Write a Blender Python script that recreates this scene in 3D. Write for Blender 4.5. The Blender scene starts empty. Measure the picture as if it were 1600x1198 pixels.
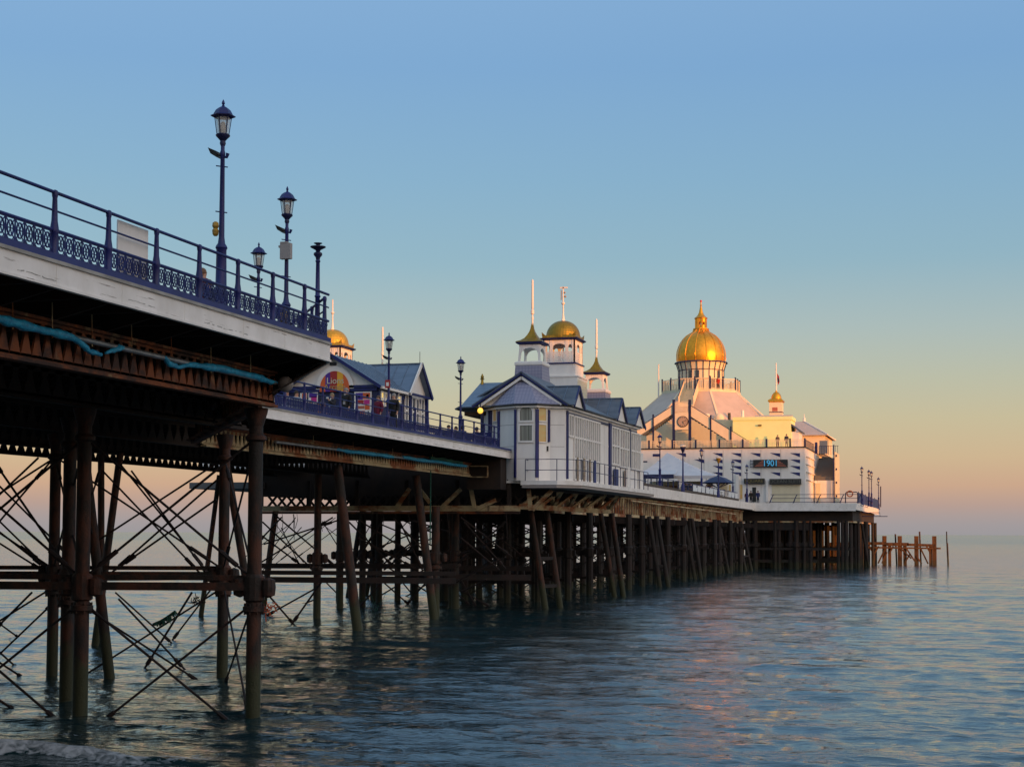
import bpy, bmesh, math, random
import numpy as np
from math import *
from mathutils import Vector, Matrix
random.seed(7)
S = bpy.context.scene
COL = S.collection
# ------------------------------------------------------------------ camera
F = 2400.; YAW = radians(16.6); PITCH = radians(2.8); ROLL = radians(.2)
C = (15.2, 0., 4.53)
CY = 832.7-F*tan(PITCH)
fw = (-sin(YAW)*cos(PITCH), cos(YAW)*cos(PITCH), sin(PITCH))
def cr(a, b): return (a[1]*b[2]-a[2]*b[1], a[2]*b[0]-a[0]*b[2], a[0]*b[1]-a[1]*b[0])
r0 = (cos(YAW), sin(YAW), 0.)
u0 = cr(r0, fw)
rt = tuple(a*cos(ROLL)+b*sin(ROLL) for a, b in zip(r0, u0))
up = cr(rt, fw)
cam = bpy.data.objects.new('camera', bpy.data.cameras.new('camera'))
COL.objects.link(cam); S.camera = cam
cam.data.lens = 54; cam.data.sensor_width = 36; cam.data.clip_end = 40000; cam.data.clip_start = .1
cam.data.shift_y = (CY-599)/1600
cam.matrix_world = Matrix(((rt[0], up[0], -fw[0], C[0]), (rt[1], up[1], -fw[1], C[1]), (rt[2], up[2], -fw[2], C[2]), (0, 0, 0, 1)))
def P(px, py, X=None, Y=None, Z=None, D=None):
    "a point of the place measured from the photograph, on a known plane or at a known distance"
    d = tuple(fw[i]+(px-800)/F*rt[i]-(py-CY)/F*up[i] for i in range(3))
    t = (X-C[0])/d[0] if X is not None else (Y-C[1])/d[1] if Y is not None else (Z-C[2])/d[2] if Z is not None else D
    return tuple(C[i]+t*d[i] for i in range(3))
# ------------------------------------------------------------------ light
SUN_AZ = radians(120.4); SUN_EL = radians(3.0)
SD = Vector((sin(SUN_AZ)*cos(SUN_EL), cos(SUN_AZ)*cos(SUN_EL), sin(SUN_EL)))
sun = bpy.data.objects.new('sun', bpy.data.lights.new('sun', 'SUN'))
COL.objects.link(sun)
sun.data.energy = 5; sun.data.angle = radians(.5); sun.data.color = (1, .34, .05)
sun.rotation_euler = SD.to_track_quat('Z', 'Y').to_euler()
W = bpy.data.worlds.new('World'); S.world = W; W.use_nodes = True
nt = W.node_tree; nt.nodes.clear()
def lin(r, g, b):
    f = lambda c: (c/255/12.92) if c/255 <= .04045 else ((c/255+.055)/1.055)**2.4
    return (f(r), f(g), f(b), 1)
out = nt.nodes.new('ShaderNodeOutputWorld'); bg = nt.nodes.new('ShaderNodeBackground'); bg2 = nt.nodes.new('ShaderNodeBackground')
sky = nt.nodes.new('ShaderNodeTexSky'); sky.sky_type = 'NISHITA'; sky.sun_disc = False
sky.sun_elevation = SUN_EL; sky.sun_rotation = SUN_AZ; sky.altitude = 0; sky.dust_density = 2
bg.inputs[1].default_value = .05
nt.links.new(sky.outputs[0], bg.inputs[0])
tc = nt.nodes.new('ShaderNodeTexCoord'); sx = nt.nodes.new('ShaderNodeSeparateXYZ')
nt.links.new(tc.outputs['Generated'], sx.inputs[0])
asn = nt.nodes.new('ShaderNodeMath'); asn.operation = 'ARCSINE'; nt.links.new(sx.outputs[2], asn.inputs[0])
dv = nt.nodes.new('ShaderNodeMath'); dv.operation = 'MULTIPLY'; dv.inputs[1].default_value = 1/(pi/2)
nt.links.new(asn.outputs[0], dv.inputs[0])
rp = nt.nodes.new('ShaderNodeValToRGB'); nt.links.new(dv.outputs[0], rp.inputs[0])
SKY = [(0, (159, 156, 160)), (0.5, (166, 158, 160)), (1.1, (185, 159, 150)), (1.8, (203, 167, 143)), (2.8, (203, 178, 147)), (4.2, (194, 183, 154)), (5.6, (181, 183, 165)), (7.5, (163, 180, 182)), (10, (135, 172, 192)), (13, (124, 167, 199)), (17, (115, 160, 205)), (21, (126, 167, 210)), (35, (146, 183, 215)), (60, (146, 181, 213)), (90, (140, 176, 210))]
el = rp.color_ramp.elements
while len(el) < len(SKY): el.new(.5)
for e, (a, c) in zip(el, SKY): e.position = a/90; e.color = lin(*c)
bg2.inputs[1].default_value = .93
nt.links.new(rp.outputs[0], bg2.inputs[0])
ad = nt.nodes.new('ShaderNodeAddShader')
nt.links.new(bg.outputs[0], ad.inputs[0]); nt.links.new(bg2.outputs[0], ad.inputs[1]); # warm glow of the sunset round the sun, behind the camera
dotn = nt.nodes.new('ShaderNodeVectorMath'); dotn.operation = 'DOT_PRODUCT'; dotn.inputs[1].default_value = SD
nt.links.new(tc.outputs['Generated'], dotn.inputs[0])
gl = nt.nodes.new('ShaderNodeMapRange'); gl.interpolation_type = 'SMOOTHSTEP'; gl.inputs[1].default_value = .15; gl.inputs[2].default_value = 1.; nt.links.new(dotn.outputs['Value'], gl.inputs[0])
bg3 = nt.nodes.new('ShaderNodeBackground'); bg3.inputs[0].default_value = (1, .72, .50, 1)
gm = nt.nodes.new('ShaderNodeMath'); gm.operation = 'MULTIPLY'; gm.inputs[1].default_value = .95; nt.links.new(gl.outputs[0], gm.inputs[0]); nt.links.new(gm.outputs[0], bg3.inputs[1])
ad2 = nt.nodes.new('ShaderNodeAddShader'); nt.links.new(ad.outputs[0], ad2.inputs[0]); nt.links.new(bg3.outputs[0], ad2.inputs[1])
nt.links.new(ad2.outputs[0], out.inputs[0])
S.view_settings.view_transform = 'Standard'; S.view_settings.look = 'None'; S.view_settings.exposure = 0; S.view_settings.gamma = 1
# ------------------------------------------------------------------ materials
def mat(name, c1, c2=None, scale=(1, 1, 1), lo=.4, hi=.65, rough=.6, metal=0, bump=0, bs=20, c3=None, lo3=.6, hi3=.7, s3=(3, 3, 3), tide=None, spec=.5, emit=None, es=0, alpha=1, trans=0):
    m = bpy.data.materials.new(name); m.use_nodes = True; n = m.node_tree.nodes; L = m.node_tree.links
    b = n['Principled BSDF']; b.inputs['Roughness'].default_value = rough; b.inputs['Metallic'].default_value = metal
    b.inputs['Specular IOR Level'].default_value = spec
    b.inputs['Alpha'].default_value = alpha; b.inputs['Transmission Weight'].default_value = trans
    g = n.new('ShaderNodeNewGeometry')
    def noise(s, det=5):
        v = n.new('ShaderNodeVectorMath'); v.operation = 'MULTIPLY'; v.inputs[1].default_value = s
        L.new(g.outputs['Position'], v.inputs[0])
        t = n.new('ShaderNodeTexNoise'); t.inputs['Scale'].default_value = 1; t.inputs['Detail'].default_value = det
        t.inputs['Roughness'].default_value = .6
        L.new(v.outputs[0], t.inputs['Vector']); return t.outputs[0]
    def mr(src, a, c):
        r = n.new('ShaderNodeMapRange'); r.inputs[1].default_value = a; r.inputs[2].default_value = c; L.new(src, r.inputs[0]); return r.outputs[0]
    def mix(fac, a, c):
        x = n.new('ShaderNodeMix'); x.data_type = 'RGBA'
        L.new(fac, x.inputs[0])
        for s, i in ((a, 6), (c, 7)):
            if isinstance(s, tuple): x.inputs[i].default_value = (*s[:3], 1)
            else: L.new(s, x.inputs[i])
        return x.outputs[2]
    col = None
    if c2: col = mix(mr(noise(scale), lo, hi), c1, c2)
    if c3: col = mix(mr(noise(s3, 6), lo3, hi3), col or c1, c3)
    if tide:
        sp = n.new('ShaderNodeSeparateXYZ'); L.new(g.outputs['Position'], sp.inputs[0])
        nz = n.new('ShaderNodeMath'); nz.operation = 'MULTIPLY_ADD'; nz.inputs[1].default_value = 1.6; L.new(noise((3, 3, 2)), nz.inputs[0]); L.new(sp.outputs[2], nz.inputs[2])
        f = n.new('ShaderNodeMapRange'); f.inputs[1].default_value = tide[0]; f.inputs[2].default_value = tide[0]-.5; L.new(nz.outputs[0], f.inputs[0])
        col = mix(f.outputs[0], col or c1, tide[1])
    if col is None: b.inputs['Base Color'].default_value = (*c1[:3], 1)
    else: L.new(col, b.inputs['Base Color'])
    if bump:
        bp = n.new('ShaderNodeBump'); bp.inputs['Strength'].default_value = bump; bp.inputs['Distance'].default_value = .02
        L.new(noise((bs, bs, bs), 3), bp.inputs['Height']); L.new(bp.outputs[0], b.inputs['Normal'])
    if emit: b.inputs['Emission Color'].default_value = (*emit, 1); b.inputs['Emission Strength'].default_value = es
    return m
M = {}
M['white'] = mat('white_paint', (.78, .75, .71), (.68, .65, .62), (1.5, 1.5, .4), .4, .75, .55, bump=.1, bs=9, c3=(.38, .33, .28), lo3=.66, hi3=.8, s3=(4, 4, .7))
M['fascia'] = mat('fascia_paint', (.78, .75, .72), (.64, .61, .57), (1.2, 1.2, .8), .4, .7, .6, bump=.3, bs=5, c3=(.24, .19, .16), lo3=.635, hi3=.69, s3=(2.5, .9, 16))
M['cream'] = mat('cream_paint', (.66, .60, .42), (.60, .54, .38), (1, 1, .5), .4, .7, .5)
M['yellow_wall'] = mat('pale_yellow_paint', (.86, .92, .42), (.82, .86, .38), (.7, .7, .7), .4, .7, .5)
M['blue'] = mat('blue_paint', (.003, .008, .12), (.003, .006, .07), (3, 3, 1), .4, .7, .5, bump=.15, bs=14, c3=(.05, .04, .06), lo3=.68, hi3=.78)
M['kerb_blue'] = mat('faded_blue_paint', (.020, .030, .155), (.012, .020, .11), (2, 2, 2), .4, .7, .6)
M['dkblue'] = mat('dark_blue_paint', (.006, .009, .06), None, rough=.5)
M['girder'] = mat('rusty_girder', (.20, .058, .018), (.045, .022, .016), (1.1, 1.1, 1.5), .42, .58, .85, bump=.6, bs=16, c3=(.24, .17, .09), lo3=.58, hi3=.68, s3=(1.6, 1.6, .9))
M['girder_pale'] = mat('weathered_cream_girder', (.44, .35, .20), (.24, .075, .02), (.45, .45, 1.2), .47, .58, .8, bump=.4, bs=16, c3=(.05, .03, .02), lo3=.58, hi3=.72, s3=(2, 2, .8))
M['iron'] = mat('rusted_iron', (.016, .010, .007), (.075, .022, .009), (2.5, 2.5, 1.0), .43, .60, .75, bump=.9, bs=18, c3=(.011, .009, .007), lo3=.5, hi3=.62, s3=(1.6, 1.6, .9), tide=(2.4, (.030, .034, .012)))
M['iron_far'] = mat('weathered_iron', (.009, .007, .006), (.026, .011, .008), (1.5, 1.5, .8), .42, .7, .8, bump=.4, bs=10, tide=(1.9, (.022, .023, .009)))
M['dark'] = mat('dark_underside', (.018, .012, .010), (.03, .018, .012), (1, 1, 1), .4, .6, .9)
M['rod'] = mat('rusted_rod', (.022, .009, .007), (.010, .007, .007), (3, 3, 3), .4, .6, .8)
M['wood'] = mat('deck_planks', (.10, .075, .055), (.06, .045, .035), (.5, 6, 1), .4, .6, .85)
M['timber'] = mat('weathered_timber', (.12, .055, .020), (.03, .018, .010), (2, 2, .5), .4, .65, .85, bump=.5, bs=9, tide=(1.6, (.05, .04, .02)))
M['pipe'] = mat('galvanised_pipe', (.30, .31, .33), (.2, .2, .2), (2, 2, 2), .4, .6, .4, metal=.6)
M['wrap'] = mat('torn_blue_plastic', (.02, .36, .60), (.010, .22, .42), (7, 7, 7), .4, .6, .45, bump=.8, bs=30)
M['green_net'] = mat('green_netting', (.01, .09, .06), (.006, .05, .035), (9, 9, 9), .4, .6, .8, bump=.6, bs=30)
M['orange_net'] = mat('orange_netting', (.5, .08, .02), None, rough=.8)
M['roof'] = mat('blue_grey_zinc_roof', (.13, .185, .27), (.09, .135, .20), (.8, 5, .8), .4, .7, .45, bump=.1, bs=5)
M['roof_dark'] = mat('dark_slate_roof', (.10, .125, .165), (.055, .072, .10), (1, 3, 1), .4, .7, .5, c3=(.12, .11, .11), lo3=.6, hi3=.7, s3=(1, 1, 1))
M['roof_pale'] = mat('pale_felt_roof', (.56, .44, .36), (.48, .38, .31), (.6, .6, .6), .4, .7, .6)
M['glass'] = mat('window_glass', (.20, .21, .23), (.34, .33, .32), (1.5, 1.5, 4), .4, .6, .12, spec=.8)
M['curtain'] = mat('curtained_window', (.15, .155, .13), (.30, .30, .26), (14, 14, .2), .45, .6, .25)
M['dark_glass'] = mat('dark_window_glass', (.04, .045, .06), None, rough=.12, spec=.8)
M['lit'] = mat('lit_window', (.45, .36, .15), (.5, .30, .10), (1, 1, 3), .4, .6, .3, emit=(1, .62, .2), es=.04)
M['lit2'] = mat('lamp_lit_interior', (.5, .3, .1), None, rough=.4, emit=(1, .72, .2), es=.7)
M['globe'] = mat('glowing_globe', (1, .7, .2), None, rough=.3, emit=(1, .55, .06), es=1.3)
M['lamp_glass'] = mat('thin_lantern_glass', (.75, .74, .68), None, rough=.15, alpha=.42)
M['black'] = mat('black_board', (.012, .012, .012), None, rough=.5)
M['grey_box'] = mat('grey_plastic', (.30, .27, .26), None, rough=.5)
M['yellow_box'] = mat('yellow_plastic', (.42, .24, .02), (.25, .15, .02), (15, 15, 15), .4, .6, rough=.5)
M['stone'] = mat('shingle_beach', (.10, .075, .055), (.06, .045, .035), (9, 9, 9), .4, .6, .8, bump=.8, bs=14)
M['sun_blocker'] = mat('dark_blocker', (.05, .06, .03), (.08, .08, .05), (.05, .05, .05), .4, .6, .9)  # plain dark colour for the added, unseen sun blocker
M['orange'] = mat('orange_print', (.62, .11, .02), None, rough=.5)
M['red'] = mat('red_print', (.35, .02, .015), None, rough=.5)
M['yellow'] = mat('yellow_print', (.75, .38, .02), None, rough=.5)
M['violet'] = mat('violet_print', (.06, .015, .26), None, rough=.5)
M['pink'] = mat('pink_print', (.5, .02, .22), None, rough=.5)
M['pale'] = mat('off_white_lettering', (.55, .52, .38), None, rough=.5)
M['beige'] = mat('beige_print', (.45, .32, .12), None, rough=.5)
M['sign_cyan'] = mat('glowing_cyan_numerals', (.05, .35, .6), None, rough=.4, emit=(.10, .45, .75), es=.42)
M['salmon'] = mat('salmon_bars', (.42, .12, .07), None, rough=.5)
M['sign_grey'] = mat('dull_sign_lettering', (.10, .10, .085), None, rough=.5)
M['gold_letter'] = mat('dull_gold_lettering', (.16, .13, .04), None, rough=.5)
M['grey_stair'] = mat('grey_stair_tread', (.12, .12, .12), None, rough=.8)
M['upper'] = mat('sun_warmed_white', (.82, .67, .46), (.74, .60, .40), (1.5, 1.5, .5), .4, .75, .55, c3=(.45, .36, .26), lo3=.66, hi3=.8, s3=(2, 2, .6))  # sunset warmth put into the upper storey's white; darker patches are grime
M['lip'] = mat('shaded_ledge_and_cracks', (.34, .33, .31), (.22, .21, .19), (1, 1.5, 1), .4, .65, .8)  # grey holds the shadow line under the kerb; also used for paint cracks
M['clock'] = mat('aged_clock_face', (.42, .30, .22), None, rough=.5)
M['canvas'] = mat('white_marquee_canvas', (.58, .55, .56), (.52, .5, .52), (1, 1, 1), .4, .6, .7)
M['dot'] = mat('warning_red', (.6, .01, .02), None, rough=.4)
def goldmat(name, c, rough, scales=0, c2=None):
    m = mat(name, c, c2 or tuple(x*.78 for x in c), (2.5, 2.5, 2.5), .4, .65, rough, metal=.85, bump=0)
    n = m.node_tree.nodes; L = m.node_tree.links; b = n['Principled BSDF']
    if scales:
        g = n.new('ShaderNodeNewGeometry'); v = n.new('ShaderNodeTexVoronoi'); v.inputs['Scale'].default_value = scales
        v.inputs['Randomness'].default_value = .15
        L.new(g.outputs['Position'], v.inputs['Vector'])
        bp = n.new('ShaderNodeBump'); bp.inputs['Strength'].default_value = .5; bp.inputs['Distance'].default_value = .04; bp.invert = True
        L.new(v.outputs[0], bp.inputs['Height']); L.new(bp.outputs[0], b.inputs['Normal'])
    return m
M['gold'] = goldmat('gold_leaf', (.92, .40, .035), .36)
M['gold_old'] = goldmat('old_gold_scales', (.36, .215, .03), .42, 5.5)
M['gold_far'] = goldmat('gold_scales', (.85, .42, .05), .40, 5.5)
def scaletile(name, c1, c2):
    m = mat(name, c1, None, rough=.55); n = m.node_tree.nodes; L = m.node_tree.links; b = n['Principled BSDF']
    g = n.new('ShaderNodeNewGeometry'); v = n.new('ShaderNodeTexVoronoi'); v.inputs['Scale'].default_value = 5.; v.inputs['Randomness'].default_value = .05
    L.new(g.outputs['Position'], v.inputs['Vector'])
    r = n.new('ShaderNodeValToRGB'); r.color_ramp.elements[0].color = (*c1, 1); r.color_ramp.elements[1].color = (*c2, 1); r.color_ramp.elements[0].position = .3; r.color_ramp.elements[1].position = .75
    L.new(v.outputs[0], r.inputs[0]); L.new(r.outputs[0], b.inputs['Base Color'])
    return m
M['scale'] = scaletile('fish_scale_tiles', (.27, .27, .36), (.17, .17, .26))
# ------------------------------------------------------------------ mesh building
class MB:
    def __init__(s): s.v = []; s.f = []; s.m = []
    def add(s, vs, fs, mi=0):
        o = len(s.v); s.v += [tuple(v) for v in vs]; s.f += [tuple(i+o for i in f) for f in fs]; s.m += [mi]*len(fs); return s
    def box(s, x0, y0, z0, x1, y1, z1, mi=0):
        x0, x1 = sorted((x0, x1)); y0, y1 = sorted((y0, y1)); z0, z1 = sorted((z0, z1))
        return s.add([(x0, y0, z0), (x1, y0, z0), (x1, y1, z0), (x0, y1, z0), (x0, y0, z1), (x1, y0, z1), (x1, y1, z1), (x0, y1, z1)],
                     [(0, 3, 2, 1), (4, 5, 6, 7), (0, 1, 5, 4), (1, 2, 6, 5), (2, 3, 7, 6), (3, 0, 4, 7)], mi)
    def beam(s, p, q, w, h, mi=0, upv=(0, 0, 1)):
        p = Vector(p); q = Vector(q); d = (q-p).normalized(); a = d.cross(Vector(upv))
        if a.length < 1e-4: a = d.cross(Vector((1, 0, 0)))
        a.normalize(); b = a.cross(d).normalized(); a *= w/2; b *= h/2
        return s.add([p-a-b, p+a-b, p+a+b, p-a+b, q-a-b, q+a-b, q+a+b, q-a+b], [(0, 3, 2, 1), (4, 5, 6, 7), (0, 1, 5, 4), (1, 2, 6, 5), (2, 3, 7, 6), (3, 0, 4, 7)], mi)
    def tube(s, p, q, r, r2=None, n=8, mi=0):
        return s.path([p, q], [r, r if r2 is None else r2], n, mi)
    def path(s, pts, rs, n=8, mi=0):
        pts = [Vector(p) for p in pts]
        if not isinstance(rs, (list, tuple)): rs = [rs]*len(pts)
        vs = []; fs = []
        for i, p in enumerate(pts):
            d = (pts[min(i+1, len(pts)-1)]-pts[max(i-1, 0)]).normalized()
            a = d.cross(Vector((0, 0, 1)));
            if a.length < .05: a = d.cross(Vector((0, 1, 0)))
            a.normalize(); b = a.cross(d)
            for k in range(n):
                t = 2*pi*k/n; vs.append(p+a*cos(t)*rs[i]+b*sin(t)*rs[i])
        for i in range(len(pts)-1):
            for k in range(n): fs.append((i*n+k, i*n+(k+1) % n, (i+1)*n+(k+1) % n, (i+1)*n+k))
        fs.append(tuple(range(n-1, -1, -1))); fs.append(tuple(range((len(pts)-1)*n, len(pts)*n)))
        return s.add(vs, fs, mi)
    def lathe(s, cx, cy, prof, n=16, rot=0, mi=0, sq=1, caps=True, lx=0, ly=0):
        vs = []; fs = []
        for r, z in prof:
            for k in range(n):
                t = 2*pi*k/n+rot; vs.append((cx+r*sq*cos(t)+lx*(z-prof[0][1]), cy+r*sq*sin(t)+ly*(z-prof[0][1]), z))
        for i in range(len(prof)-1):
            for k in range(n): fs.append((i*n+k, i*n+(k+1) % n, (i+1)*n+(k+1) % n, (i+1)*n+k))
        if caps: fs.append(tuple(range(n-1, -1, -1))); fs.append(tuple(range((len(prof)-1)*n, len(prof)*n)))
        return s.add(vs, fs, mi)
    def ball(s, c, r, n=12, mi=0, sz=1):
        return s.lathe(c[0], c[1], [(max(.001, r*sin(pi*i/8)), c[2]-r*sz*cos(pi*i/8)) for i in range(9)], n, 0, mi)
    def ext(s, pts, vec, mi=0):
        n = len(pts); pts = [Vector(p) for p in pts]; v = Vector(vec)
        return s.add(pts+[p+v for p in pts], [tuple(range(n))[::-1], tuple(range(n, 2*n))]+[(i, (i+1) % n, n+(i+1) % n, n+i) for i in range(n)], mi)
    def sheet(s, pts, t=.08, mi=0):
        "a roof plane with thickness"
        a = Vector(pts[1])-Vector(pts[0]); b = Vector(pts[2])-Vector(pts[0]); nn = a.cross(b).normalized()
        if nn.z < 0: nn = -nn
        return s.ext(pts, -nn*t, mi)
    def build(s, name, mats, parent=None, smooth=False):
        if not isinstance(mats, (list, tuple)): mats = [mats]
        o0 = Vector(parent['_o']) if parent is not None else Vector((0, 0, 0))
        if parent is None and s.v:
            a = np.array([tuple(v) for v in s.v]); o0 = Vector((float(a[:, 0].mean()), float(a[:, 1].mean()), float(a[:, 2].min())))
        me = bpy.data.meshes.new(name); me.from_pydata([tuple(Vector(v)-o0) for v in s.v], [], s.f)
        for m in mats: me.materials.append(M[m] if isinstance(m, str) else m)
        me.polygons.foreach_set('material_index', s.m)
        me.update()
        bm = bmesh.new(); bm.from_mesh(me); bmesh.ops.recalc_face_normals(bm, faces=bm.faces); bm.to_mesh(me); bm.free()
        if smooth:
            me.polygons.foreach_set('use_smooth', [True]*len(me.polygons))
            try: me.set_sharp_from_angle(angle=radians(40))
            except Exception: pass
        o = bpy.data.objects.new(name, me); COL.objects.link(o)
        if parent is None: o.location = o0; o['_o'] = tuple(o0)
        else: o.parent = parent; o['_o'] = parent['_o']
        return o
def tag(o, label, cat=None, group=None, kind=None):
    if label: o['label'] = label
    if cat: o['category'] = cat
    if group: o['group'] = group
    if kind: o['kind'] = kind
    return o
def thing(name, loc, label, cat, group=None):
    o = bpy.data.objects.new(name, None); COL.objects.link(o); o.location = loc; o['_o'] = tuple(loc); o.empty_display_size = .3
    return tag(o, label, cat, group)
def dup(src, loc, label=None, rotz=0, group=None):
    kids = [k for k in bpy.data.objects if k.parent == src]
    r = src.copy(); COL.objects.link(r); r.location = loc; r.rotation_euler = (0, 0, rotz)
    if label: r['label'] = label
    if group: r['group'] = group
    for k in kids:
        c = k.copy(); COL.objects.link(c); c.parent = r
        for g in [g for g in bpy.data.objects if g.parent == k]:
            d = g.copy(); COL.objects.link(d); d.parent = c
    return r
def text(name, body, size, loc, mt, parent, rx=pi/2, rz=0, ext=.01, sx=1, font_align='CENTER'):
    cu = bpy.data.curves.new(name, 'FONT'); cu.body = body; cu.size = size; cu.extrude = ext; cu.align_x = font_align; cu.align_y = 'CENTER'
    t = bpy.data.objects.new(name+'_tmp', cu); COL.objects.link(t)
    bpy.context.view_layer.update()
    me = bpy.data.meshes.new_from_object(t.evaluated_get(bpy.context.evaluated_depsgraph_get()))
    bpy.data.objects.remove(t)
    mtx = Matrix.Translation(Vector(loc)-Vector(parent['_o'])) @ Matrix.Rotation(rz, 4, 'Z') @ Matrix.Rotation(rx, 4, 'X') @ Matrix.Diagonal((sx, 1, 1, 1))
    me.transform(mtx); me.materials.clear(); me.materials.append(M[mt])
    o = bpy.data.objects.new(name, me); COL.objects.link(o); o.parent = parent; o['_o'] = parent['_o']; return o
def rY(px0, py0, px1, py1, Y):
    "px rectangle on the vertical plane at Y -> x0,x1,z0,z1"
    a = P(px0, (py0+py1)/2, Y=Y); b = P(px1, (py0+py1)/2, Y=Y); c = P((px0+px1)/2, py1, Y=Y); d = P((px0+px1)/2, py0, Y=Y)
    return a[0], b[0], c[2], d[2]
def rbox(mb, px0, py0, px1, py1, Y, t, mi=0):
    x0, x1, z0, z1 = rY(px0, py0, px1, py1, Y); mb.box(x0, Y-t, z0, x1, Y, z1, mi); return mb
class Facet:
    "a vertical wall facet from plan point A to B (outside on the right hand of A->B)"
    def __init__(s, A, B):
        s.A = Vector((A[0], A[1], 0)); s.B = Vector((B[0], B[1], 0)); s.L = (s.B-s.A).length; s.d = (s.B-s.A)/s.L; s.n = Vector((s.d.y, -s.d.x, 0))
    def pt(s, u, z, o=0):
        p = s.A+s.d*u+s.n*o; return Vector((p.x, p.y, z))
    def bx(s, mb, u0, u1, z0, z1, o0, o1, mi=0):
        mb.add([s.pt(u0, z0, o0), s.pt(u1, z0, o0), s.pt(u1, z0, o1), s.pt(u0, z0, o1), s.pt(u0, z1, o0), s.pt(u1, z1, o0), s.pt(u1, z1, o1), s.pt(u0, z1, o1)],
               [(0, 3, 2, 1), (4, 5, 6, 7), (0, 1, 5, 4), (1, 2, 6, 5), (2, 3, 7, 6), (3, 0, 4, 7)], mi)
    def u(s, px, py=700):
        d = [fw[i]+(px-800)/F*rt[i]-(py-CY)/F*up[i] for i in range(3)]
        # C + t d on plane n.(p-A)=0
        n = s.n; t = n.dot(s.A-Vector(C))/n.dot(Vector(d)) if False else (n.x*(s.A.x-C[0])+n.y*(s.A.y-C[1]))/(n.x*d[0]+n.y*d[1])
        p = Vector((C[0]+t*d[0], C[1]+t*d[1], 0)); return (p-s.A).dot(s.d)
    def z(s, px, py):
        d = [fw[i]+(px-800)/F*rt[i]-(py-CY)/F*up[i] for i in range(3)]; n = s.n
        t = (n.x*(s.A.x-C[0])+n.y*(s.A.y-C[1]))/(n.x*d[0]+n.y*d[1]); return C[2]+t*d[2]

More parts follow.
